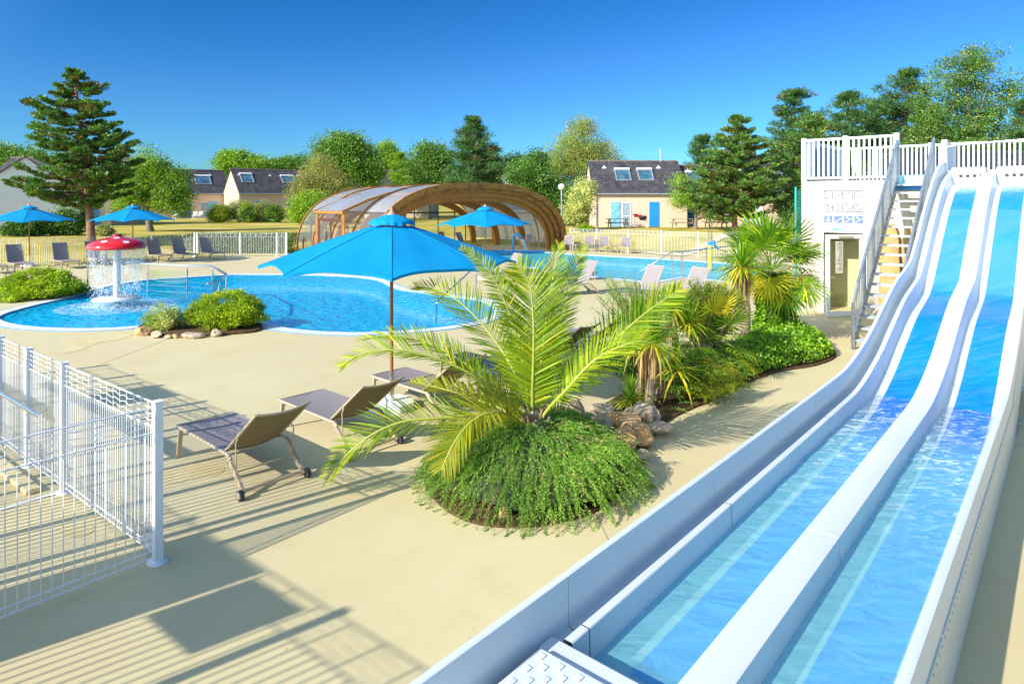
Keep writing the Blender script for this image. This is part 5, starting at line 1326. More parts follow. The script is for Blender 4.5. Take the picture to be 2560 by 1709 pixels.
# ------------------------------------------------------------------ vegetation
RG = np.random.default_rng(11)
def unit(n, rg=RG):
    v = rg.normal(size=(n,3)); return v/np.linalg.norm(v,axis=1)[:,None]
def leafquads(c, size, d=None, aspect=.5, jitter=.6, rg=RG):
    """rhombic leaves at centres c; d = preferred direction"""
    n = len(c); u = unit(n, rg)
    if d is not None: u = d + u*jitter; u /= np.linalg.norm(u,axis=1)[:,None]
    p = np.cross(u, unit(n, rg)); p /= np.linalg.norm(p,axis=1)[:,None]+1e-9
    s = np.asarray(size).reshape(-1,1)*np.ones((n,1)); s = s*rg.uniform(.7,1.3,(n,1))
    return np.stack([c-u*s*.5, c+p*s*aspect*.5-u*s*.05, c+u*s*.5, c-p*s*aspect*.5-u*s*.05],1)
def crown_pts(blobs, ncl, per, clr, shell=.62, rg=RG):
    """clumps spread through ellipsoid blobs (centre, radii); gives leaf centres and outward directions"""
    vol = np.array([b[1][0]*b[1][1]*b[1][2] for b in blobs])**.8; k = rg.choice(len(blobs), ncl, p=vol/vol.sum())
    C = np.array([b[0] for b in blobs])[k]; Rr = np.array([b[1] for b in blobs])[k]
    d = unit(ncl, rg); r = rg.uniform(shell**2,1,ncl)**.5
    low = d[:,2] < -.35; r[low] *= rg.uniform(.3,1,low.sum())
    cc = C + d*Rr*r[:,None]
    sz = rg.uniform(.6,1.35,ncl)*clr
    q = rg.normal(size=(ncl,per,3)); q /= np.linalg.norm(q,axis=2)[:,:,None]; q *= rg.random((ncl,per,1))**.45*np.array([.85,.85,.6]); q = q*sz[:,None,None]
    out = (cc[:,None,:]+q).reshape(-1,3); dd = np.repeat(d,per,0)
    return out, dd, cc
def trunk_mesh(parent, base, top, r0, r1, tips, mm, wob=.12, seed=1, n=10):
    rg = random.Random(seed); m = MB(); base = Vector(base); top = Vector(top); pts = []
    for i in range(n+1):
        t = i/n; p = base.lerp(top,t); k = math.sin(PI*t)*wob
        pts.append(p+Vector((k*math.sin(3*t+seed), k*math.cos(4*t+seed),0)))
    rs = [r0+(r1-r0)*(i/n)**.8 + (r0*.35 if i == 0 else 0) for i in range(n+1)]
    m.tube(pts, rs, 10)
    for tp in tips:
        tp = Vector(tp); h = (tp.z-base.z)/(max(.01,top.z-base.z)); h = max(.12, min(.92, h*.72-.02)); a = pts[int(h*n)]
        mid = a.lerp(tp,.5)+Vector((0,0,-.06*(tp-a).length)); rr = rs[int(h*n)]*.42
        m.tube([a,mid,tp], [rr,rr*.6,rr*.2], 6)
    return m.build('trunk', mm, parent)
def leafy_tree(name, label, base, blobs, ncl, per, clr, leaf, lm, trunk_r=.2, bark=M_greybark, group=None, cat='tree', shell=.6, seed=1, aspect=.55, droop=0, extra=None):
    base = Vector(base); e = empty(name, base); tag(e, label, cat, group)
    if leaf > .15: per = int(per*2.0); leaf = leaf*.68
    B_ = [((b[0][0]-base.x,b[0][1]-base.y,b[0][2]-base.z), b[1]) for b in blobs]
    rg = np.random.default_rng(seed); pts, dd, cc = crown_pts(B_, ncl, per, clr, shell, rg)
    if droop:
        dd = dd*.3+np.array([0,0,-1.0]); pts[:,2] -= np.minimum(1.6,np.abs(rg.normal(size=len(pts))))*droop
    ok = pts[:,2] > .05; pts = pts[ok]; dd = dd[ok]
    V = leafquads(pts, leaf, dd, aspect, .9 if not droop else .35, rg); mi = None
    if extra: mi = (np.repeat(rg.random(ncl), per)[ok] < extra[1]).astype(np.int32)
    quads('crown', V, [lm]+([extra[0]] if extra else []), e, mi)
    if trunk_r:
        zt_ = max(b[0][2]+b[1][2]*.4 for b in B_); bx = B_[0][0]
        trunk_mesh(e, (0,0,-.1), (bx[0]*.6,bx[1]*.3,zt_), trunk_r, trunk_r*.2, [cc[i] for i in rg.choice(len(cc), min(26,len(cc)), replace=False)], bark, seed=seed)
    return e
def blobs_px(Y, lst):    # (x, y, half width px, half height px[, depth shift]) in photo pixels at depth Y
    out = []
    for b in lst:
        Yb = Y+(b[4] if len(b) > 4 else 0); k = Yb/F; p = P(b[0],b[1],Yb); out.append(((p.x,p.y,p.z),(b[2]*k, max(b[2],b[3])*k*.9, b[3]*k)))
    return out
def gbase(x, Y): X_ = (x-CX)/F*Y; return (X_, Y, hz(X_,Y))
def ltree(name, label, xb, Y, lst, ncl, per, clr, leaf, lm, **kw): return leafy_tree(name, label, gbase(xb,Y), blobs_px(Y,lst), ncl, per, clr, leaf, lm, **kw)

# broadleaf trees behind the houses and pools
ltree('leafy_tree','light green leafy tree right of the big pine in front of the left houses',375,46,[(340,470,55,45),(400,440,50,42),(365,410,45,35),(440,470,32,50),(310,500,40,28),(400,500,55,30),(450,510,18,30)],230,60,1.0,.20,LM_light,trunk_r=.25,seed=2,extra=(LM_mid,.3))
ltree('broad_tree','green treetops above the white gable at the left edge',20,75,[(10,400,45,30),(70,405,45,26),(-40,410,40,30)],140,45,2.0,.42,LM_mid,seed=3)
ltree('round_tree','light green tree behind the ridge between the two left houses',605,100,[(600,410,42,32),(640,420,35,26),(565,425,20,36),(570,395,14,18)],150,45,1.8,.45,LM_light,seed=4)
ltree('round_tree','low mid green trees behind the three skylight roof',735,105,[(700,420,40,18),(745,415,50,22),(790,425,30,22),(665,428,20,14)],150,45,1.8,.45,LM_mid,seed=5)
ltree('broad_tree','tall mid green leafy tree left of the poplar above the enclosure',870,72,[(860,400,60,55),(830,380,40,40),(905,420,42,50),(870,355,40,20),(930,445,25,40),(840,440,50,45)],340,60,1.6,.33,LM_mid,trunk_r=.35,seed=6,extra=(LM_light,.25))
ltree('dark_conifer','dark conifer top behind the tall leafy tree left of the poplar',905,80,[(905,395,30,40),(925,430,30,40),(890,370,16,20)],120,45,1.6,.35,LM_dark,seed=7)
ltree('willow','olive brown drooping willow bush left of the enclosure roof',800,64,[(800,440,50,45),(770,470,45,35),(835,460,40,40),(800,400,28,22),(760,455,25,25)],230,60,1.1,.24,LM_willow,seed=8,droop=.5,aspect=.3)
ltree('poplar','slim light green poplar above the middle of the enclosure',972,95,[(970,400,22,48),(985,420,25,40),(965,375,14,24)],120,45,1.5,.4,LM_light,seed=9)
ltree('broad_tree','mid green tree between the cypress and the dark pine',1075,80,[(1075,400,45,42),(1050,425,35,35),(1110,430,30,40),(1080,450,50,30)],200,50,1.6,.38,LM_mid,seed=12)
ltree('dark_conifer','dark green trees between the middle pine and the small white gable',1270,85,[(1270,410,40,22),(1235,420,28,22),(1300,420,28,25),(1255,450,40,25)],140,45,1.6,.38,LM_dark,seed=13)
ltree('birch','tall yellow green birch with drooping twigs left of the right hand house',1460,62,[(1460,350,55,60),(1420,380,45,50),(1505,400,45,55),(1470,420,60,60),(1400,440,45,50),(1540,430,25,40),(1450,310,35,25),(1380,400,30,40)],430,60,1.3,.24,LM_willow,trunk_r=.3,seed=14,droop=.6,aspect=.32,extra=(LM_light,.35))
ltree('broad_tree','dark green trees below the birch right of the enclosure arch',1350,58,[(1330,450,45,50),(1380,500,45,50),(1300,440,30,30),(1420,520,30,45),(1340,410,30,30)],260,55,1.2,.28,LM_mid,seed=15,extra=(LM_dark,.4))
ltree('variegated_bush','pale cream variegated tall bush against the peach gable',1450,50,[(1455,500,26,48),(1440,530,32,36),(1468,470,16,30)],170,60,.7,.14,LM_var,trunk_r=.08,seed=16,cat='bush')
ltree('leaning_tree','small light leafy tree leaning in front of the dark blue door',1740,50,[(1755,480,42,36),(1715,500,38,26),(1770,520,36,30),(1700,455,28,14),(1790,545,20,15)],200,34,1.0,.17,LM_light,trunk_r=.14,seed=17,shell=.3)
ltree('big_tree','tallest broadleaf tree with glossy pale leaves at the upper right',2420,54,[(2410,190,75,60),(2450,150,45,38),(2350,260,70,60),(2470,270,75,60),(2400,330,90,50),(2520,220,38,48),(2330,320,60,40),(2500,330,60,50),(2400,400,110,50)],400,46,1.15,.26,LM_oak,trunk_r=.3,seed=18,shell=.3,extra=(LM_mid,.35))
ltree('low_tree','light green foliage behind the platform railing',2300,50,[(2290,385,70,32),(2380,390,60,30),(2460,380,70,34),(2545,380,50,34)],200,45,1.0,.22,LM_oak,seed=19)
ltree('broad_tree','dark green tree mass behind the pines and the left platform railing',2080,66,[(2080,400,80,60),(2200,390,80,70),(1990,420,60,50),(2300,400,60,60)],260,50,1.7,.30,LM_dark,seed=20,extra=(LM_mid,.3))
# bushes on the lawn
def bush(name, label, xb, yb, Y, hw, hh, lm, leaf=.09, ncl=120, per=60, clr=.45, group=None, seed=1, extra=None, z0=None, flat_=1.0, shell=.6, cat='bush', depth=None):
    X_ = (xb-CX)/F*Y; z = hz(X_,Y) if z0 is None else z0; k = Y/F; a = hw*k; h = hh*2*k; d = depth or a*.9
    bl = [((X_,Y,z+h*.45),(a*.85,d*.85,h*.55)),((X_-a*.45,Y,z+h*.33),(a*.5,d*.6,h*.36)),((X_+a*.45,Y+.1,z+h*.33),(a*.5,d*.6,h*.38)),((X_,Y-d*.3,z+h*.3),(a*.7,d*.6,h*.35))]
    return leafy_tree(name, label, (X_,Y,z), bl, ncl, per, clr, leaf, lm, trunk_r=max(.02,h*.03), seed=seed, group=group, cat=cat, extra=extra, shell=shell)
bush('round_pine_bush','round bright green bush touching the left roof of the enclosure',778,508,60,56,40,LM_light,.22,190,60,1.0,seed=21,extra=(LM_box,.4))
GB='clipped bushes on the lawn before the left houses'
bush('bush','yellow green clipped bush, leftmost of the group on the lawn',548,533,66,27,25,LM_yell,.16,110,60,.7,GB,22)
bush('bush','grey green clipped bush behind two dark ones on the lawn',600,525,67.5,34,28,LM_grey,.16,120,60,.7,GB,23)
bush('bush','dark green clipped bush in the middle of the lawn group',622,535,65.5,19,25,LM_dark,.16,90,60,.6,GB,24,extra=(LM_box,.4))
bush('bush','grey flowering bush right of the middle dark bush',656,532,66.5,24,25,LM_grey,.16,90,60,.6,GB,25)
bush('bush','dark green rounded bush, rightmost of the group on the lawn',686,530,66,20,25,LM_dark,.16,90,60,.6,GB,26,extra=(LM_box,.3))
bush('dark_bush','long dark green bush under the left parasol before the white gable',70,570,40,62,24,LM_dark,.13,200,60,.6,'dark bushes by the white gable',27)
bush('dark_bush','taller green bush left of the big pine trunk',165,560,41,40,31,LM_mid,.14,150,60,.7,'dark bushes by the white gable',28,extra=(LM_dark,.5))
bush('dry_bush','dry twiggy bush right of the big pine trunk',262,576,41,22,14,LM_grey,.12,50,30,.4,seed=29,shell=.3)
bush('bush','low bright bush at the foot of the variegated bush',1465,557,49,18,9,LM_box,.12,60,50,.4,'small bushes by the right house',30)
bush('dark_bush','dark leafy mass behind the green chain fence and palm',2010,560,44,60,50,LM_dark,.16,150,60,.9,seed=31)
# clipped hedge behind the fence
hx0, hx1 = (462-CX)/F*36.6, (730-CX)/F*36.6
rg = np.random.default_rng(33); n = 15000
c = np.stack([rg.uniform(hx0,hx1,n), 36.6+rg.uniform(-.05,1.1,n), rg.uniform(.02,1.06,n)],1)
face = rg.random(n); c[face<.5,1] = 36.6+rg.normal(0,.04,(face<.5).sum()); c[(face>.5)&(face<.75),2] = 1.05+rg.normal(0,.03,((face>.5)&(face<.75)).sum())
he_ = empty('hedge', (hx0,36.6,0)); tag(he_, 'long clipped box shaped hedge behind the white fence', 'hedge')
c -= np.array([hx0,36.6,0]); quads('foliage', leafquads(c,.10,None,.6,1,rg), LM_hedge, he_)

# ------------------------------------------------------------------ pines
def pine(name, label, xb, Y, ytop, ylow, prof, lean=0, trunk_r=.28, lm=LM_pine, brown=.12, nl=16, nb=7, tuft=.55, need=.24, per=34, seed=1, group=None, width=.055, zlow=None):
    """prof: list of (height fraction, left px, right px) half widths"""
    if group: prof = [(p[0],p[1]*1.3,p[2]*1.3) for p in prof]
    rg = np.random.default_rng(seed); rr = random.Random(seed); b = gbase(xb,Y); k = Y/F
    zt = HC-(ytop-HY)*k; zl = HC-(ylow-HY)*k; e = empty(name, b); tag(e, label, 'tree', group)
    H = zt-b[2]; hl = zl-b[2]; lx = lean*k
    m = MB(); pts = []; nn = 14
    for i in range(nn+1):
        t = i/nn; pts.append(Vector((lx*t**1.3+.10*math.sin(4*t+seed)*math.sin(PI*t), .1*math.sin(5*t), -.1+(H*.97+.1)*t)))
    rs = [trunk_r*(1-.9*(i/nn)) + (trunk_r*.25 if i == 0 else 0)+.015 for i in range(nn+1)]
    m.tube(pts, rs, 12); cen = []; dirs = []; br = []
    def at(t): f = t*nn; i = min(nn-1,int(f)); return pts[i].lerp(pts[i+1], f-i)
    hs = [p[0] for p in prof]
    for l in range(nl):
        f = (l+.5)/nl; h = hl+(H-hl)*f; h0 = h
        wl = np.interp(f, hs, [p[1] for p in prof])*k; wr = np.interp(f, hs, [p[2] for p in prof])*k
        nbb = max(3, int(nb*(1-.35*f))); a0 = rr.uniform(0,6.28)
        for j in range(nbb):
            h = h0+rr.uniform(-.5,.5)*(H-hl)/nl*1.3; a = a0+2*PI*j/nbb+rr.uniform(-.35,.35); ca = math.cos(a); rad = (wr if ca > 0 else wl); rad = rad*abs(ca)**.5*1.0+ (wl+wr)/2*(1-abs(ca)**.5); rad *= rr.choice([.55,.8,.9,1.0,1.08])*rr.uniform(.92,1.05)
            st = at(min(.98,(h+.1)/(H*.97+.1))); up = rr.uniform(.02,.22)*(1 if f < .3 else 1.4)
            P1 = []
            for q in range(5):
                t = q/4; P1.append(st+Vector((math.cos(a)*rad*t, math.sin(a)*rad*t, rad*(-.10*math.sin(PI*t)*(1-f)+up*t*t+.02))))
            m.tube(P1, [max(.012,rs[min(nn,int(h/H*nn))]*.35*(1-.75*q/4)) for q in range(5)], 5)
            nt = max(3, int(rad/(tuft*.42)))
            for q in range(nt):
                t = .30+.72*(q+rr.random()*.7)/nt; t = min(t,1.03); i = min(3,int(t*4)); p = P1[i].lerp(P1[i+1], t*4-i)
                sd = rr.uniform(-1,1)*rad*.24*(1.15-t*.5); p = p+Vector((-math.sin(a)*sd, math.cos(a)*sd, rr.uniform(-.02,.14)*tuft*2))
                cen.append(tuple(p)); dirs.append((math.cos(a)*.6, math.sin(a)*.6, .75)); br.append(1 if rr.random() < brown*(1.6 if t < .55 else .6) else 0)
    for q in range(5): cen.append((lx+rr.uniform(-.2,.2),rr.uniform(-.2,.2),H*.97-.12*q)); dirs.append((0,0,1)); br.append(0)
    m.build('trunk', M_bark, e)
    per = int(per*1.7); cen = np.array(cen); dirs = np.array(dirs); n = len(cen); sz = rg.uniform(.7,1.3,n)*tuft
    q = rg.normal(size=(n,per,3)); q /= np.linalg.norm(q,axis=2)[:,:,None]; q *= rg.uniform(.25,1,(n,per,1))**.6
    q = q*np.array([.62,.62,.34])*sz[:,None,None]; c = (cen[:,None,:]+q).reshape(-1,3)
    dd = np.repeat(dirs,per,0)*.55 + (q/np.linalg.norm(q,axis=2)[:,:,None]).reshape(-1,3)*.7
    V = leafquads(c, need, dd, width/need*1.15, .45, rg)
    quads('crown', V, [lm,LM_pineb], e, np.repeat(np.array(br),per)); return e
pine('pine_tree','tall lone pine with a bare lower trunk left of the mushroom fountain',228,37,162,520,[(0,115,45),(.08,148,80),(.27,120,145),(.45,128,120),(.65,100,92),(.75,85,78),(.88,34,32),(1,2,2)],lean=-42,trunk_r=.21,brown=.20,nl=24,nb=6,tuft=.38,need=.18,per=38,seed=41)
pine('pine_tree','pine with a bare trunk in front of the right hand peach houses',1838,46,282,545,[(0,85,80),(.19,128,130),(.48,95,100),(.77,42,52),(.92,18,20),(1,2,2)],lean=2,trunk_r=.20,brown=.22,nl=22,nb=7,tuft=.46,need=.21,per=40,seed=42)
pine('pine_tree','dark green pointed pine above the enclosure roof',1183,70,290,475,[(0,70,85),(.25,68,75),(.5,55,55),(.7,45,40),(.85,22,25),(1,5,5)],trunk_r=.3,brown=.1,nl=15,nb=8,tuft=1.0,need=.42,per=36,seed=43,lm=LM_dpine)
GP='pines behind the tower'
pine('pine_tree','twin topped dark pine left of the tower behind the nearer pines',1985,62,220,420,[(0,55,60),(.3,60,65),(.6,45,50),(.8,32,40),(1,10,12)],brown=.04,nl=12,nb=7,tuft=.95,need=.36,per=38,seed=44,lm=LM_dpine,group=GP)
pine('pine_tree','bushy pine touching the left end of the platform railing',2030,48,290,560,[(0,60,70),(.2,85,85),(.5,80,85),(.75,55,50),(1,8,8)],brown=.2,nl=14,nb=8,tuft=.8,need=.3,per=40,seed=45,group=GP)
pine('pine_tree','green pine just above the left part of the platform railing',2120,58,228,470,[(0,80,80),(.3,80,80),(.6,55,60),(.85,28,35),(1,6,6)],brown=.05,nl=13,nb=8,tuft=.95,need=.34,per=38,seed=46,lm=LM_dpine,group=GP)
pine('pine_tree','tallest dark pine left of the big broadleaf tree',2265,60,168,470,[(0,110,90),(.25,110,85),(.5,85,60),(.75,60,45),(.9,30,32),(1,6,6)],brown=.12,nl=16,nb=8,tuft=1.0,need=.36,per=38,seed=47,lm=LM_dpine,group=GP)
pine('pine_tree','pine partly hidden behind the tall dark pine over the railing',2190,64,250,470,[(0,70,70),(.4,60,60),(.8,30,30),(1,6,6)],brown=.08,nl=12,nb=7,tuft=1.0,need=.36,per=36,seed=48,lm=LM_dpine,group=GP)
pine('cypress','yellow green spreading cypress just right of the poplar',1000,88,380,470,[(0,35,42),(.5,28,30),(1,4,4)],brown=0,nl=8,nb=8,tuft=1.0,need=.5,per=26,seed=49,lm=LM_light)
pine('cypress','dark flat layered cypress behind the right house ridge',1755,75,340,470,[(0,55,50),(.4,50,45),(.75,30,35),(1,15,15)],brown=0,nl=8,nb=8,tuft=1.1,need=.4,per=36,seed=50,lm=LM_dpine)
pine('cypress','dark conifer at the right photo edge',2565,49,245,480,[(0,75,60),(.5,60,60),(1,10,10)],brown=.02,nl=10,nb=8,tuft=.8,need=.3,per=36,seed=51,lm=LM_dpine)
pine('cypress','small dark conifer left of the middle pine top',1225,78,372,470,[(0,30,60),(.5,25,40),(1,5,5)],brown=0,nl=7,nb=7,tuft=1.0,need=.4,per=30,seed=52,lm=LM_dpine)

# ------------------------------------------------------------------ bushes by the near pool
q = G(563,836); bush('boxwood_bush','large glossy green bush on the planter before the near pool',565,0,q.y+.75,103,46,LM_box,.040,420,110,.17,seed=61,z0=.0,extra=(LM_yell,.12),shell=.75,depth=.75)
q = G(410,838); bush('variegated_shrub','small pale variegated shrub left of the large glossy bush',412,0,q.y+.5,55,36,LM_var,.036,150,60,.16,seed=62,z0=.0,extra=(LM_light,.35),shell=.35,depth=.45)
q = G(95,756); bush('boxwood_bush','large glossy green bush at the left edge beside the paddling pool',100,0,q.y+1.0,105,36,LM_box,.05,420,100,.2,seed=63,z0=0,shell=.75,depth=.9)
q = G(175,745); bush('ground_bush','low spreading yellow green plant right of the left edge bush',185,0,q.y+.8,42,13,LM_yell,.045,130,60,.15,seed=64,z0=0,extra=(LM_box,.5),depth=.4)
bush('ground_bush','low bright plant at the foot of the left edge bush',25,0,19.0,40,9,LM_box,.045,80,60,.15,seed=65,z0=0,depth=.4)
bd = MB(); pts = [g_(x,y) for x,y in [(345,826),(365,836),(430,842),(520,840),(590,836),(640,830),(655,818),(630,806),(500,802),(390,806),(355,815)]]
bd.prism(ccw(curve(pts,3)), 0.0, .05); tag(bd.build('flower_bed', M_soil), kind='structure')
def rock(x, y, wpx, hpx, label, mm, group='rocks edging the planter by the near pool', z0=0, seed=1, flat_=.8):
    rg = np.random.default_rng(seed); q = G(x,y,z0); k = q.y/F*(.82 if q.y > 12 else 1); a = wpx/2*k; h = hpx*k
    bm = bmesh.new(); bmesh.ops.create_icosphere(bm, subdivisions=3, radius=1)
    ax = rg.normal(size=(9,3)); ax /= np.linalg.norm(ax,axis=1)[:,None]; off = rg.uniform(.62,.95,9)
    for v in bm.verts:
        p = np.array(v.co)
        for n_, o_ in zip(ax, off):
            d = p@n_-o_
            if d > 0: p = p-n_*d
        p = p*(1+.05*math.sin(p[0]*7+seed)*math.sin(p[1]*6)+.03*rg.normal())
        v.co = Vector((p[0]*a*1.15, p[1]*a*flat_*1.15, p[2]*h*.62+h*.42))
    me = bpy.data.meshes.new('rock'); bm.to_mesh(me); bm.free(); me.materials.append(mm)
    o = bpy.data.objects.new('rock', me); col.objects.link(o); o.location = (q.x,q.y+a*.5,z0); o.rotation_euler = (0,0,rg.uniform(-.5,.5))
    return tag(o, label, 'rock', group)
rock(352,840,42,26,'orange rock at the left end of the near pool planter',M_rocko,seed=71)
rock(389,845,36,20,'grey brown rock second from the left of the near pool planter',M_rock,seed=72)
rock(418,847,20,12,'small brown rock under the variegated shrub',M_rock,seed=73)
rock(436,846,18,14,'small orange rock between variegated shrub and glossy bush',M_rocko,seed=74)
rock(477,846,66,18,'long flat grey brown rock under the glossy bush',M_rock,seed=75)
rock(536,842,34,22,'brown rock under the middle of the glossy bush',M_rock,seed=76)

# ------------------------------------------------------------------ palm bed
bedpx = [(1062,1200),(1098,1262),(1170,1305),(1270,1320),(1390,1310),(1490,1280),(1565,1220),(1605,1165),(1625,1110),(1660,1062),(1700,1037),(1800,993),(1870,958),(1950,930),(2040,915),(2090,893),(2078,870),(2040,848),(1990,828),(1900,835),(1800,870),(1700,915),(1620,950),(1560,985),(1500,1020),(1460,1048),(1380,1075),(1250,1090),(1130,1120)]
bed = ccw(curve([g_(x,y) for x,y in bedpx], 3)); m = MB(); m.prism(bed, -.02, .03); tag(m.build('palm_bed', M_soil), kind='structure')
# hanging rosemary mound
mcx, mcy, mrx, mry, mh = .21, 6.84, 1.03, .96, .50
def mound_z(x, y):
    r = math.hypot((x-mcx)/mrx, (y-mcy)/mry); return mh*max(0,1-r**3.4)**.7*(1+.13*math.sin(x*6+1)*math.sin(y*5)+.07*math.sin(x*13)*math.sin(y*11+2))
mo = empty('rosemary_bush', (mcx,mcy,0)); tag(mo, 'big mound of trailing rosemary under the feather palm', 'bush')
def sprigs(n, name, parent, orig, fn_start, lm, Lr=(.18,.5), need=.020, step=.011, seed=5, zf=None, drop=1.0):
    rg = np.random.default_rng(seed); C = []; Dn = []; MI = []
    for _ in range(n):
        dead = 1 if rg.random() < .035 else 0
        p, out = fn_start(rg); L = rg.uniform(*Lr); v = np.array(out, float); v /= np.linalg.norm(v)+1e-9
        k = int(L/step); pos = np.array(p, float)
        side = rg.normal(size=3)*.25; v = v+side*np.array([1,1,.3]); v /= np.linalg.norm(v)
        for i in range(k):
            v = v+np.array([0,0,-.055*drop])+rg.normal(size=3)*.03; v /= np.linalg.norm(v); pos = pos+v*step
            if zf is not None:
                zmin = zf(pos[0]+orig[0],pos[1]+orig[1])+.012
                if pos[2] < zmin: pos[2] = zmin
            C.append(pos.copy()); Dn.append(v.copy()); MI.append(dead)
    C = np.array(C); Dn = np.array(Dn); per = 3
    C = np.repeat(C,per,0)+rg.normal(size=(len(C)*per,3))*.003; Dn = np.repeat(Dn,per,0); u = unit(len(C), rg); side = np.cross(Dn,u); side /= np.linalg.norm(side,axis=1)[:,None]
    d = Dn*.75+side*.8; d /= np.linalg.norm(d,axis=1)[:,None]; c = C+d*need*.5
    return quads(name, leafquads(c, need, d, .30, .15, rg), [lm, LM_dry], parent, np.repeat(np.array(MI),per))
def st_(rg):
    a = rg.uniform(0,2*PI); r = rg.uniform(.0,1.0)**.45*1.0; x = mcx+mrx*r*math.cos(a); y = mcy+mry*r*math.sin(a)
    return (x-mcx, y-mcy, mound_z(x,y)+.03), (math.cos(a)*(.3+r), math.sin(a)*(.3+r), .35)
sprigs(2300, 'trailing_stems', mo, (mcx,mcy), st_, LM_rose, (.12,.34), .019, .010, 5, lambda x,y: mound_z(x,y), 1.0)
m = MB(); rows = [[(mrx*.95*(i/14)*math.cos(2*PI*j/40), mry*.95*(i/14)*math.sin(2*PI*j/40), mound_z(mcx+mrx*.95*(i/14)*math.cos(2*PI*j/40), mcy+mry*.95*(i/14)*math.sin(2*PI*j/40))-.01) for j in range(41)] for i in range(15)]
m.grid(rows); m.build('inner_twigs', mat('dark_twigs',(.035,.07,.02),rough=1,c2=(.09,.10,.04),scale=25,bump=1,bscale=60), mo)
# second rosemary bank and ivy along the bed
def bank(name, label, poly, n, h, lm, kind, seed, cat=None, need=.026, Lr=(.1,.3)):
    pts = [Vector(g_(x,y)) for x,y in poly]; cx = sum(p.x for p in pts)/len(pts); cy = sum(p.y for p in pts)/len(pts)
    xs_ = [p.x for p in pts]; ys_ = [p.y for p in pts]
    def inside(x,y):
        c = False
        for i in range(len(pts)):
            a, b = pts[i], pts[i-1]
            if (a.y > y) != (b.y > y) and x < (b.x-a.x)*(y-a.y)/(b.y-a.y)+a.x: c = not c
        return c
    def dist(x,y): return min(((Vector((x,y))-(a+(b-a)*max(0,min(1,(Vector((x,y))-a).dot(b-a)/max(1e-6,(b-a).length_squared))))).length) for a,b in zip(pts, pts[1:]+pts[:1]))
    zf = lambda x,y: .05+h*(1-math.exp(-dist(x,y)/.16)) if inside(x,y) else .0
    def st(rg):
        while True:
            x = rg.uniform(min(xs_),max(xs_)); y = rg.uniform(min(ys_),max(ys_))
            if inside(x,y): break
        a = rg.uniform(0,2*PI); return (x-cx,y-cy,zf(x,y)+.01), (math.cos(a),math.sin(a),.5)
    return (cx,cy), st, zf
(cx,cy), st, zf = bank('', '', [(1660,1040),(1760,1005),(1850,965),(1900,930),(1880,880),(1760,900),(1660,950),(1600,985),(1640,1010)], 0, .34, None, None, 0)
e = empty('rosemary_bush', (cx,cy,0)); tag(e, 'dark rosemary bank between the rocks and the ivy', 'bush'); 
sprigs(620, 'trailing_stems', e, (cx,cy), st, LM_rose, (.12,.34), .030, .014, 6, zf, .9)
(cx,cy), st, zf = bank('', '', [(1860,955),(1950,928),(2040,912),(2085,893),(2070,868),(2030,848),(1985,832),(1900,840),(1830,880),(1840,930)], 0, .26, None, None, 0)
rg = np.random.default_rng(8); C = np.array([st(rg)[0] for _ in range(9500)]); C[:,2] += np.abs(rg.normal(0,.05,len(C)))
e = empty('ivy_ground_cover', (cx,cy,0)); e['kind'] = 'stuff'; tag(e, 'bright green ivy covering the right end of the palm bed', 'ground cover')
o = quads('leaves', leafquads(C,.055,None,.9,1,rg), LM_ivy, e); 

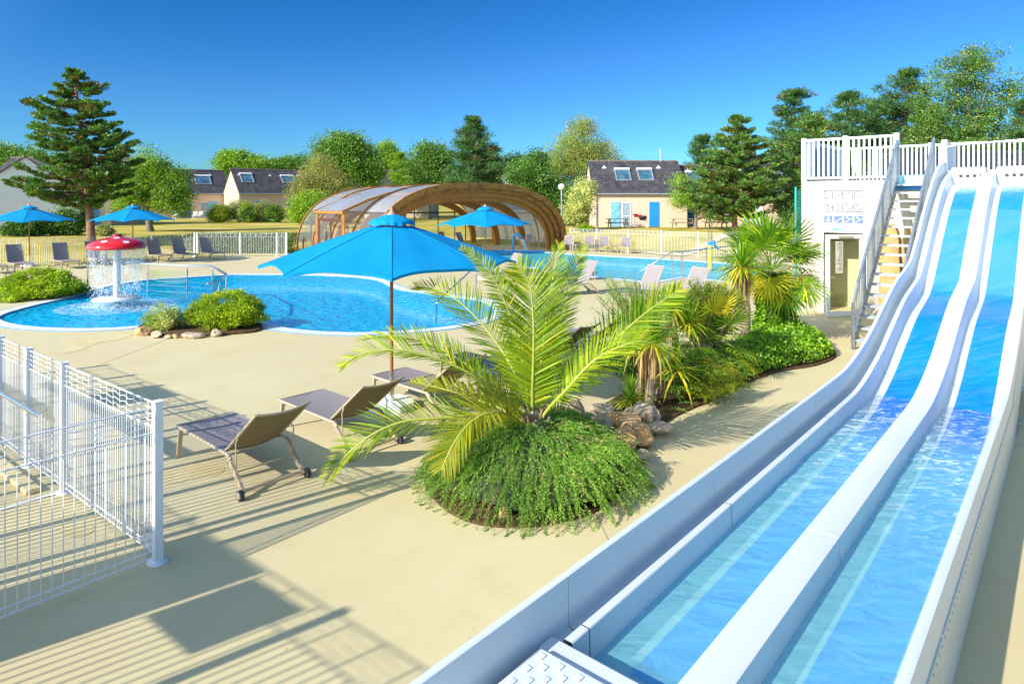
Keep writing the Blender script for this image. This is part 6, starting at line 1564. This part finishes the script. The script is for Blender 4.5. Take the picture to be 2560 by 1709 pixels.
# feather palm
def frond_mesh(path, Lmax, lm, name, parent, n=78, droop=.25, wid=.017, seed=1, up=(0,0,1), orig=(0,0,0), vee=.45, start=.16, dry=0):
    rg = random.Random(seed); path = [Vector(p)-Vector(orig) for p in path]
    C = [Vector(p) for p in curve([tuple(p) for p in path], 8, False)]
    L = [0]
    for a, b in zip(C[:-1], C[1:]): L.append(L[-1]+(b-a).length)
    tot = L[-1]
    def at(t):
        s = t*tot; i = max(0,min(len(C)-2, next((k for k in range(len(L)-1) if L[k+1] >= s), len(C)-2))); f = (s-L[i])/max(1e-6,L[i+1]-L[i]); return C[i].lerp(C[i+1], f), (C[i+1]-C[i]).normalized()
    m = MB(); N_ = 26; m.tube([at(k/N_)[0] for k in range(N_+1)], [.020*(1-.85*k/N_)+.002 for k in range(N_+1)], 6, mi=1); V = []
    upv = Vector(up)
    for i in range(n):
        t = start+(1-start)*(i+.5)/n; p, d = at(t)
        s = d.cross(upv); s = s.normalized() if s.length > 1e-3 else Vector((1,0,0)); nn = s.cross(d).normalized()
        tt = (t-start)/(1-start); ln = Lmax*(math.sin(PI*min(1,.12+.80*tt))**.75)*(1 if tt < .8 else 1-(tt-.8)*1.3); fwd = .55+.75*tt
        for sg in (-1,1):
            l = ln*rg.uniform(.88,1.08); dv = (s*sg*1.0+d*fwd*rg.uniform(.85,1.15)+nn*(vee+rg.uniform(-.16,.16))).normalized()
            pl = dv.cross(nn); pl = pl.normalized()*(1 if rg.random() > .5 else -1); pw = (d*.8+nn*rg.uniform(-.5,.5)).normalized()
            w_ = wid*rg.uniform(.8,1.15); p1 = p+dv*l*.35+Vector((0,0,-droop*l*.04)); p2 = p+dv*l*.72+Vector((0,0,-droop*l*.18)); p3 = p+dv*l+Vector((0,0,-droop*l*.38))
            V.append([p+pw*w_*.25, p1+pw*w_*.5, p1-pw*w_*.5, p-pw*w_*.25]); V.append([p1+pw*w_*.5, p2+pw*w_*.40, p2-pw*w_*.40, p1-pw*w_*.5]); V.append([p2+pw*w_*.40, p3+pw*.001, p3-pw*.001, p2-pw*w_*.40])
    # joined blades so a whole leaflet is one island
    b = len(m.v)
    for k in range(0,len(V),3):
        q0,q1,q2 = V[k],V[k+1],V[k+2]; vs = [q0[0],q0[3],q1[0],q1[3],q2[0],q2[3],q2[1],q2[2]]
        m.add(vs, [(0,2,3,1),(2,4,5,3),(4,6,7,5)], 0)
    return m.build(name, [lm, mat('rachis_green',(.36,.38,.06),rough=.5)], parent)
pb = Vector((.235,7.0,.45)); pal = empty('feather_palm', pb); tag(pal, 'big feather palm with arching fronds on the rosemary mound in the foreground', 'palm')
cr = lambda x, y: (800+x*.4782, 600+y*.4782)
def fp(pts, ys):
    return [tuple(P(*cr(x,y), Y)) for (x,y), Y in zip(pts, ys)]
fr = [
 (fp([(1110,1010),(1111,780),(1117,560),(1114,400),(1095,230),(1030,120)],[7.0,6.92,6.85,6.85,6.85,6.8]),.52,LM_frond,(0,-1,.15)),
 (fp([(1100,1000),(1075,720),(1015,460),(945,270),(860,130),(738,38)],[7.0,6.95,6.85,6.75,6.7,6.6]),.22,LM_frond,(0,-1,.4)),
 (fp([(1120,990),(1150,700),(1180,450),(1215,220),(1250,20)],[7.0,7.1,7.2,7.3,7.35]),.30,LM_frond,(0,-1,.3)),
 (fp([(1125,990),(1180,700),(1240,450),(1300,230),(1380,30)],[7.0,7.15,7.3,7.45,7.6]),.27,LM_frond,(0,-1,.4)),
 (fp([(1100,1000),(1080,840),(990,640),(880,480),(760,350),(640,270),(500,240)],[7.0,7.1,7.3,7.5,7.65,7.8,7.9]),.44,LM_frond,(0,-.5,1)),
 (fp([(1085,1000),(1010,860),(900,760),(750,640),(570,540),(390,500),(200,520)],[7.0,7.05,7.1,7.2,7.3,7.35,7.3]),.30,LM_frond,(0,-.35,1)),
 (fp([(1085,1010),(970,860),(800,710),(610,620),(400,575),(220,595),(100,670)],[7.0,6.95,6.85,6.8,6.75,6.7,6.6]),.36,LM_frond,(0,-.35,1)),
 (fp([(1080,1000),(1000,925),(880,905),(640,930),(450,945),(290,1005),(150,1110),(28,1250)],[7.0,6.95,6.9,6.75,6.65,6.55,6.5,6.45]),.42,LM_frond,(0,-.45,1)),
 (fp([(1080,1000),(1000,925),(900,900),(790,950),(700,1060),(635,1200)],[7.0,6.8,6.6,6.4,6.25,6.15]),.42,LM_frondy,(0,-.6,1)),
 (fp([(1090,1000),(960,890),(800,830),(650,780),(480,740)],[7.0,7.2,7.4,7.5,7.6]),.30,LM_frondy,(0,-.3,1)),
 (fp([(1120,1000),(1190,880),(1330,720),(1500,560),(1690,390),(1885,255)],[7.0,7.05,7.15,7.25,7.35,7.45]),.46,LM_frond,(0,-.8,.8)),
 (fp([(1130,1000),(1180,900),(1290,780),(1420,640),(1560,560),(1700,530),(1830,600)],[7.0,6.95,6.85,6.8,6.8,6.8,6.8]),.36,LM_frond,(0,-.4,1)),
 (fp([(1110,1000),(1130,820),(1150,640),(1175,520),(1230,420)],[7.0,7.25,7.5,7.7,7.9]),.34,LM_frond,(0,-.8,.6)),
 (fp([(1095,1000),(1060,820),(1010,660),(960,560)],[7.0,7.3,7.55,7.8]),.34,LM_frond,(0,-.8,.6)),
 (fp([(1085,1000),(1020,900),(930,830),(850,800)],[7.0,6.8,6.6,6.4]),.34,LM_frondy,(0,-.6,1)),
 (fp([(1120,1010),(1170,940),(1240,900),(1330,900)],[7.0,7.2,7.4,7.6]),.22,LM_frondy,(0,-.4,1)),
]
for i, (pth, L_, lm, up) in enumerate(fr):
    frond_mesh(pth, L_, lm, 'frond', pal, n=84 if i < 13 else 50, seed=100+i, up=up, orig=tuple(pb), vee=.35 if i else .12, wid=.023 if i in (0,10) else .019, droop=.2)
m = MB(); m.lathe([(.13,-.12),(.15,.04),(.11,.14),(.04,.24)], 14); m.build('trunk', M_palmtrunk, pal)
rq = random.Random(4)
for k in range(16):
    a = k*2.4; d = Vector((math.cos(a), math.sin(a), 0)); m = MB(); p0 = d*.08+Vector((0,0,.02+.009*k)); p1 = p0+d*rq.uniform(.08,.14)+Vector((0,0,rq.uniform(.10,.2)))
    m.tube([p0, p0.lerp(p1,.5)+d*.015, p1], [.028,.020,.014], 6); m.build('frond_stub', M_palmtrunk, pal)
# fan palm leaves and strap leaved heads
def fan(m, c, d, up, Rr, seg=34, span=250, rg=None, mi=0, droop=.25):
    d = Vector(d).normalized(); s = d.cross(Vector(up)); s = s.normalized() if s.length > 1e-3 else Vector((1,0,0)); nn = s.cross(d).normalized(); c = Vector(c)
    for k in range(seg):
        a = R(-span/2+span*(k+.5)/seg); dv = d*math.cos(a)+s*math.sin(a); pv = (-d*math.sin(a)+s*math.cos(a))
        l = Rr*(1-.18*abs(a)/R(span/2))*rg.uniform(.9,1.05); w_ = l*R(span/seg)*.5
        fold = nn*(.03*l*(1 if k % 2 else -1)); p1 = c+dv*l*.55+fold; p2 = c+dv*l*.82+fold-nn*droop*l*.10; p3 = c+dv*l+Vector((0,0,-droop*l*rg.uniform(.15,.4)))
        m.add([c, p1+pv*w_*.56, p1-pv*w_*.56, p2+pv*w_*.32, p2-pv*w_*.32, p3], [(0,1,2),(1,3,4,2),(3,5,4)], mi)
def fan_palm(name, label, base, top, Rc, nleaf, leafR, seed, ivy=False, trunk_r=.12, low=-.35, yf=.15, group=None, hi=1.0):
    rg = random.Random(seed); base = Vector(base); e = empty(name, base); tag(e, label, 'palm', group); t_ = Vector(top)-base
    m = MB(); n = 8; m.tube([Vector((t_.x*i/n+.02*math.sin(i), t_.y*i/n, t_.z*i/n)) for i in range(n+1)], [trunk_r*(1.15-.25*i/n) for i in range(n+1)], 12); m.build('trunk', M_palmtrunk, e)
    for k in range(nleaf):
        a = rg.uniform(0,2*PI) if k > 10 else k*2.4; el = low+(hi-low)*((k+.5)/nleaf); dr = Vector((math.cos(a)*math.cos(el*1.2),math.sin(a)*math.cos(el*1.2),math.sin(el*1.2)))
        pl = Rc*rg.uniform(.55,.8); c = t_+dr*pl; c.z -= .10*pl*(1-el)
        mm = LM_fany if (el < .05 and rg.random() < .5) or rg.random() < yf*.4 else LM_fan
        m = MB(); mid = t_+dr*pl*.5+Vector((0,0,.06)); m.tube([t_,mid,c], [.012,.009,.007], 5, mi=1)
        dd = (dr+Vector((0,0,-.35*(1-el)))).normalized(); fan(m, c, dd, (rg.uniform(-.3,.3),rg.uniform(-.3,.3),1), leafR*rg.uniform(.85,1.1), rg=rg, droop=.5*(1.1-el))
        m.build('leaf', [mm, mat('petiole',(.22,.30,.05),rough=.5)], e)
    if ivy:
        r2 = np.random.default_rng(seed); n = 4200; h = r2.random(n); a = r2.uniform(0,2*PI,n); rad = ivy*(1.05-.35*h+.35*np.exp(-h*9))+r2.normal(0,.035,n)+.05*np.sin(a*3+h*9)
        C = np.stack([rad*np.cos(a)+t_.x*h, rad*np.sin(a)+t_.y*h, h*t_.z*.96+.02],1); quads('ivy', leafquads(C,.075,None,.9,1,r2), LM_ivy, e)
    return e
fan_palm('fan_palm','tall fan palm with an ivy wrapped trunk left of the open door', (5.72,14.2,.1), (5.62,14.2,1.42), 1.05, 46, .68, 81, ivy=.36, trunk_r=.22, low=-.45)
fan_palm('fan_palm','short fan palm with a hairy brown trunk left of the ivy bank', (3.16,10.9,.08), (3.20,10.9,.55), .85, 20, .50, 82, trunk_r=.13, low=-.35)
def strap_head(m, c, n, L_, w_, rg, low=-.5, hi=1.4, mi=0, stiff=.35):
    c = Vector(c)
    for k in range(n):
        a = rg.uniform(0,2*PI); el = low+(hi-low)*rg.random()**.8; dv = Vector((math.cos(a)*math.cos(el),math.sin(a)*math.cos(el),math.sin(el))); l = L_*rg.uniform(.75,1.1)
        pv = dv.cross(Vector((0,0,1))); pv = pv.normalized() if pv.length > .01 else Vector((1,0,0)); dn = (1-el/1.6)*stiff*rg.uniform(.6,1.5)
        p1 = c+dv*l*.4+Vector((0,0,-dn*l*.06)); p2 = c+dv*l*.75+Vector((0,0,-dn*l*.28)); p3 = c+dv*l+Vector((0,0,-dn*l*.6))
        m.add([c+pv*w_*.4,c-pv*w_*.4,p1+pv*w_*.5,p1-pv*w_*.5,p2+pv*w_*.4,p2-pv*w_*.4,p3], [(0,2,3,1),(2,4,5,3),(4,6,5)], mi)
def yucca(name, label, base, heads, trunks, seed, L_=.5, w_=.028, n=70, lm=LM_fan, skirt=0, group=None, tr=.07):
    rg = random.Random(seed); base = Vector(base); e = empty(name, base); tag(e, label, 'plant', group)
    for pts, r in trunks:
        m = MB(); m.tube([Vector(p)-base for p in pts], [r*1.2]+[r]*(len(pts)-2)+[r*.8], 10); m.build('trunk', M_palmtrunk, e)
    for h in heads:
        m = MB(); strap_head(m, Vector(h)-base, n, L_, w_, rg, -.35, 1.5); strap_head(m, Vector(h)-base, n//3, L_*.95, w_, rg, -.6, .5, 1, .7); m.build('leaf_head', [lm, LM_fany], e)
        if skirt:
            m = MB()
            for k in range(skirt):
                a = rg.uniform(0,2*PI); r = rg.uniform(.05,.15); c = Vector(h)-base; l = rg.uniform(.35,.8); p0 = c+Vector((r*.4*math.cos(a),r*.4*math.sin(a),.02)); p1 = c+Vector((r*1.5*math.cos(a),r*1.5*math.sin(a),-.15)); p2 = c+Vector((r*1.7*math.cos(a),r*1.7*math.sin(a),-l)); s = Vector((-math.sin(a),math.cos(a),0))*.012
                m.add([p0+s,p0-s,p1+s*1.3,p1-s*1.3,p2], [(0,2,3,1),(2,4,3)])
            m.build('dry_leaf_skirt', LM_dry, e)
    return e
yh = P(1856,668,12.6); yb_ = (yh.x+.05,12.6,.08)
yucca('cordyline','spiky cordyline head with a skirt of hanging dry leaves before the far pool', yb_, [tuple(yh)], [([yb_,(yh.x+.08,12.6,.8),tuple(yh)],.075)], 91, .62,.034,100, skirt=70)
t1b = G(1622,1026); t1b.z = .06; t1 = P(1632,858,9.1)
t2b = G(1600,990); t2b.z = .06; t2 = P(1598,838,9.6)
t3b = G(1630,1012); t3b.z=.06; t3 = P(1692,925,9.2)
yucca('yucca','two trunked yucca with drooping strap leaves behind the rocks', tuple(t1b), [tuple(t1),tuple(t2)], [([tuple(t1b),tuple(t1b.lerp(t1,.5)+Vector((.03,0,0))),tuple(t1)],.062),([tuple(t2b),tuple(t2b.lerp(t2,.5)-Vector((.02,0,0))),tuple(t2)],.07)], 92, .60,.030,95, skirt=34)
yucca('yucca','short leaning yucca with hanging blade leaves right of the two trunked one', tuple(t3b), [tuple(t3)], [([tuple(t3b),tuple(t3b.lerp(t3,.55)),tuple(t3)],.045)], 93, .48,.034,46)
q = P(1575,985,9.2); yucca('grass_tuft','low spiky tuft at the foot of the yucca trunks', (q.x,9.2,.06), [(q.x,9.2,.12)], [], 94, .42,.016,90)
q = P(1680,770,10.3); yucca('cordyline','tangled light green cordyline above the yucca trunks', (q.x,10.3,.06), [tuple(q),(q.x-.35,10.2,q.z-.18),(q.x+.3,10.4,q.z-.25)], [([(q.x,10.3,.06),(q.x+.05,10.3,.7),tuple(q)],.05)], 95, .46,.026,70)
# wispy feathery bushes
def wispy(name, label, base, cen, rad, n, lm, seed, leaf=.035):
    rg = np.random.default_rng(seed); rr = random.Random(seed); base = Vector(base); e = empty(name, base); tag(e, label, 'bush'); m = MB(); C = []; Dn = []
    for k in range(n):
        d = unit(1,rg)[0]; d[2] = abs(d[2])*1.0+.1; tip = Vector(cen)-base+Vector((d[0]*rad[0],d[1]*rad[1],(d[2]-.45)*rad[2]))*rr.uniform(.6,1.05)
        st = Vector((rr.uniform(-.08,.08),rr.uniform(-.08,.08),0)); mid = st.lerp(tip,.5)+Vector((0,0,.10*tip.length)); pts = [Vector(p) for p in curve([tuple(st),tuple(mid),tuple(tip)],6,False)]
        m.tube(pts, [.008*(1-i/len(pts))+.0015 for i in range(len(pts))], 4)
        for i in range(len(pts)//3, len(pts)-1):
            for j in range(5 if name == 'broom_bush' else 10):
                f = rr.random(); p = pts[i].lerp(pts[i+1],f); dv = Vector((rg.normal(),rg.normal(),rg.normal()+.6)).normalized(); L_ = rr.uniform(.03,.14)
                for s in range(4): C.append(tuple(p+dv*L_*s/3)); Dn.append(tuple(dv))
    m.build('twigs', M_greybark, e); C = np.array(C); Dn = np.array(Dn)
    quads('leaves', leafquads(C, leaf, Dn, .3, .5, rg), lm, e); return e
q = P(1560,740,10.6); wispy('broom_bush','thin wispy broom with bare looking twigs beside the right frond', (q.x+.45,10.6,.05), (q.x,10.6,q.z), (.55,.4,.6), 60, LM_light, 96, .03)
q = P(1765,745,11.2); wispy('tamarisk','feathery yellow green tamarisk behind the yuccas', (q.x,11.2,.05), tuple(q), (.75,.5,.55), 120, LM_yell, 97, .035)
q = P(1770,955,9.6); wispy('heath_bush','low feathery yellow bush over the dark rosemary bank', (q.x-.1,9.6,.05), (q.x,9.5,q.z), (.60,.45,.38), 90, LM_yell, 98, .03)
q = P(1540,890,9.8); wispy('heath_bush','small dark leafed twig bush left of the yucca trunks', (q.x+.25,9.8,.05), tuple(q), (.35,.3,.4), 34, LM_dark, 99, .035)
# rocks of the palm bed
GR = 'rocks in the palm bed behind the rosemary'
rk = [(1441,1075,44,72,M_rock,.05,'upright grey pointed rock beside the green hose reel'),(1500,1085,62,46,M_rock,.05,'broad grey rock right of the upright pointed one'),(1510,1045,74,34,M_rock,.05,'flat grey rock at the back of the pile'),(1562,1078,78,46,M_rocko,.05,'long brown block in the middle of the pile'),(1611,1058,52,50,M_rock,.05,'grey rock below the yucca trunks'),(1634,1052,38,34,M_rock,.05,'pale leaning rock right of the yucca trunks'),(1563,1130,76,62,M_rocko,.05,'biggest orange rock at the front of the pile'),(1610,1112,50,50,M_rocko,.05,'pinkish orange rock right of the biggest orange one'),(1653,1085,62,26,M_rock,.05,'flat brown rock at the right edge of the pile'),(1500,1115,36,22,M_rocko,.05,'small orange rock left of the biggest orange one'),(1606,1150,40,24,M_rock,.05,'brown rock at the right front corner of the pile'),(1470,1060,40,26,M_rock,.05,'low brown rock behind the upright pointed one'),(1580,1045,40,24,M_rock,.05,'grey rock just left of the yucca foot'),(1530,1118,30,20,M_rock,.05,'small grey rock tucked behind the biggest orange one'),
 (1262,1300,26,34,M_rocko,0,'small pale rock peeping from the front of the rosemary mound'),(1405,1288,24,20,M_rocko,0,'tiny pale rock at the right front of the rosemary mound')]
for i, (x,y,w_,h_,mm,z0,lb) in enumerate(rk): rock(x,y,w_,h_,lb,mm,GR,z0,200+i,.75)
q = P(1408,1069,8.1)
m = MB(); m.lathe([(.10,-.1),(.11,0),(.115,.02),(.0,.03)], 20, (0,0,0)); o = m.build('valve_cover', mat('green_plastic',(.01,.16,.10),rough=.4)); o.location = (q.x,q.y,max(.1,q.z-.02)); tag(o, 'round dark green plastic cover beside the upright rock', 'cover')

# wind blown bits on the deck
rg = np.random.default_rng(77); n = 150
px_ = rg.uniform(300,1900,n); py_ = rg.uniform(900,1680,n); C = np.array([tuple(G(x,y,.006)) for x,y in zip(px_,py_)])
V = leafquads(C, .022, None, .35, 1, rg); V[:,:,2] = .005+np.abs(V[:,:,2]-.006)*.25
o = quads('fallen_leaves', V, LM_dry); tag(o, 'tiny dry leaf bits scattered on the cream deck', 'leaf litter', kind='stuff')
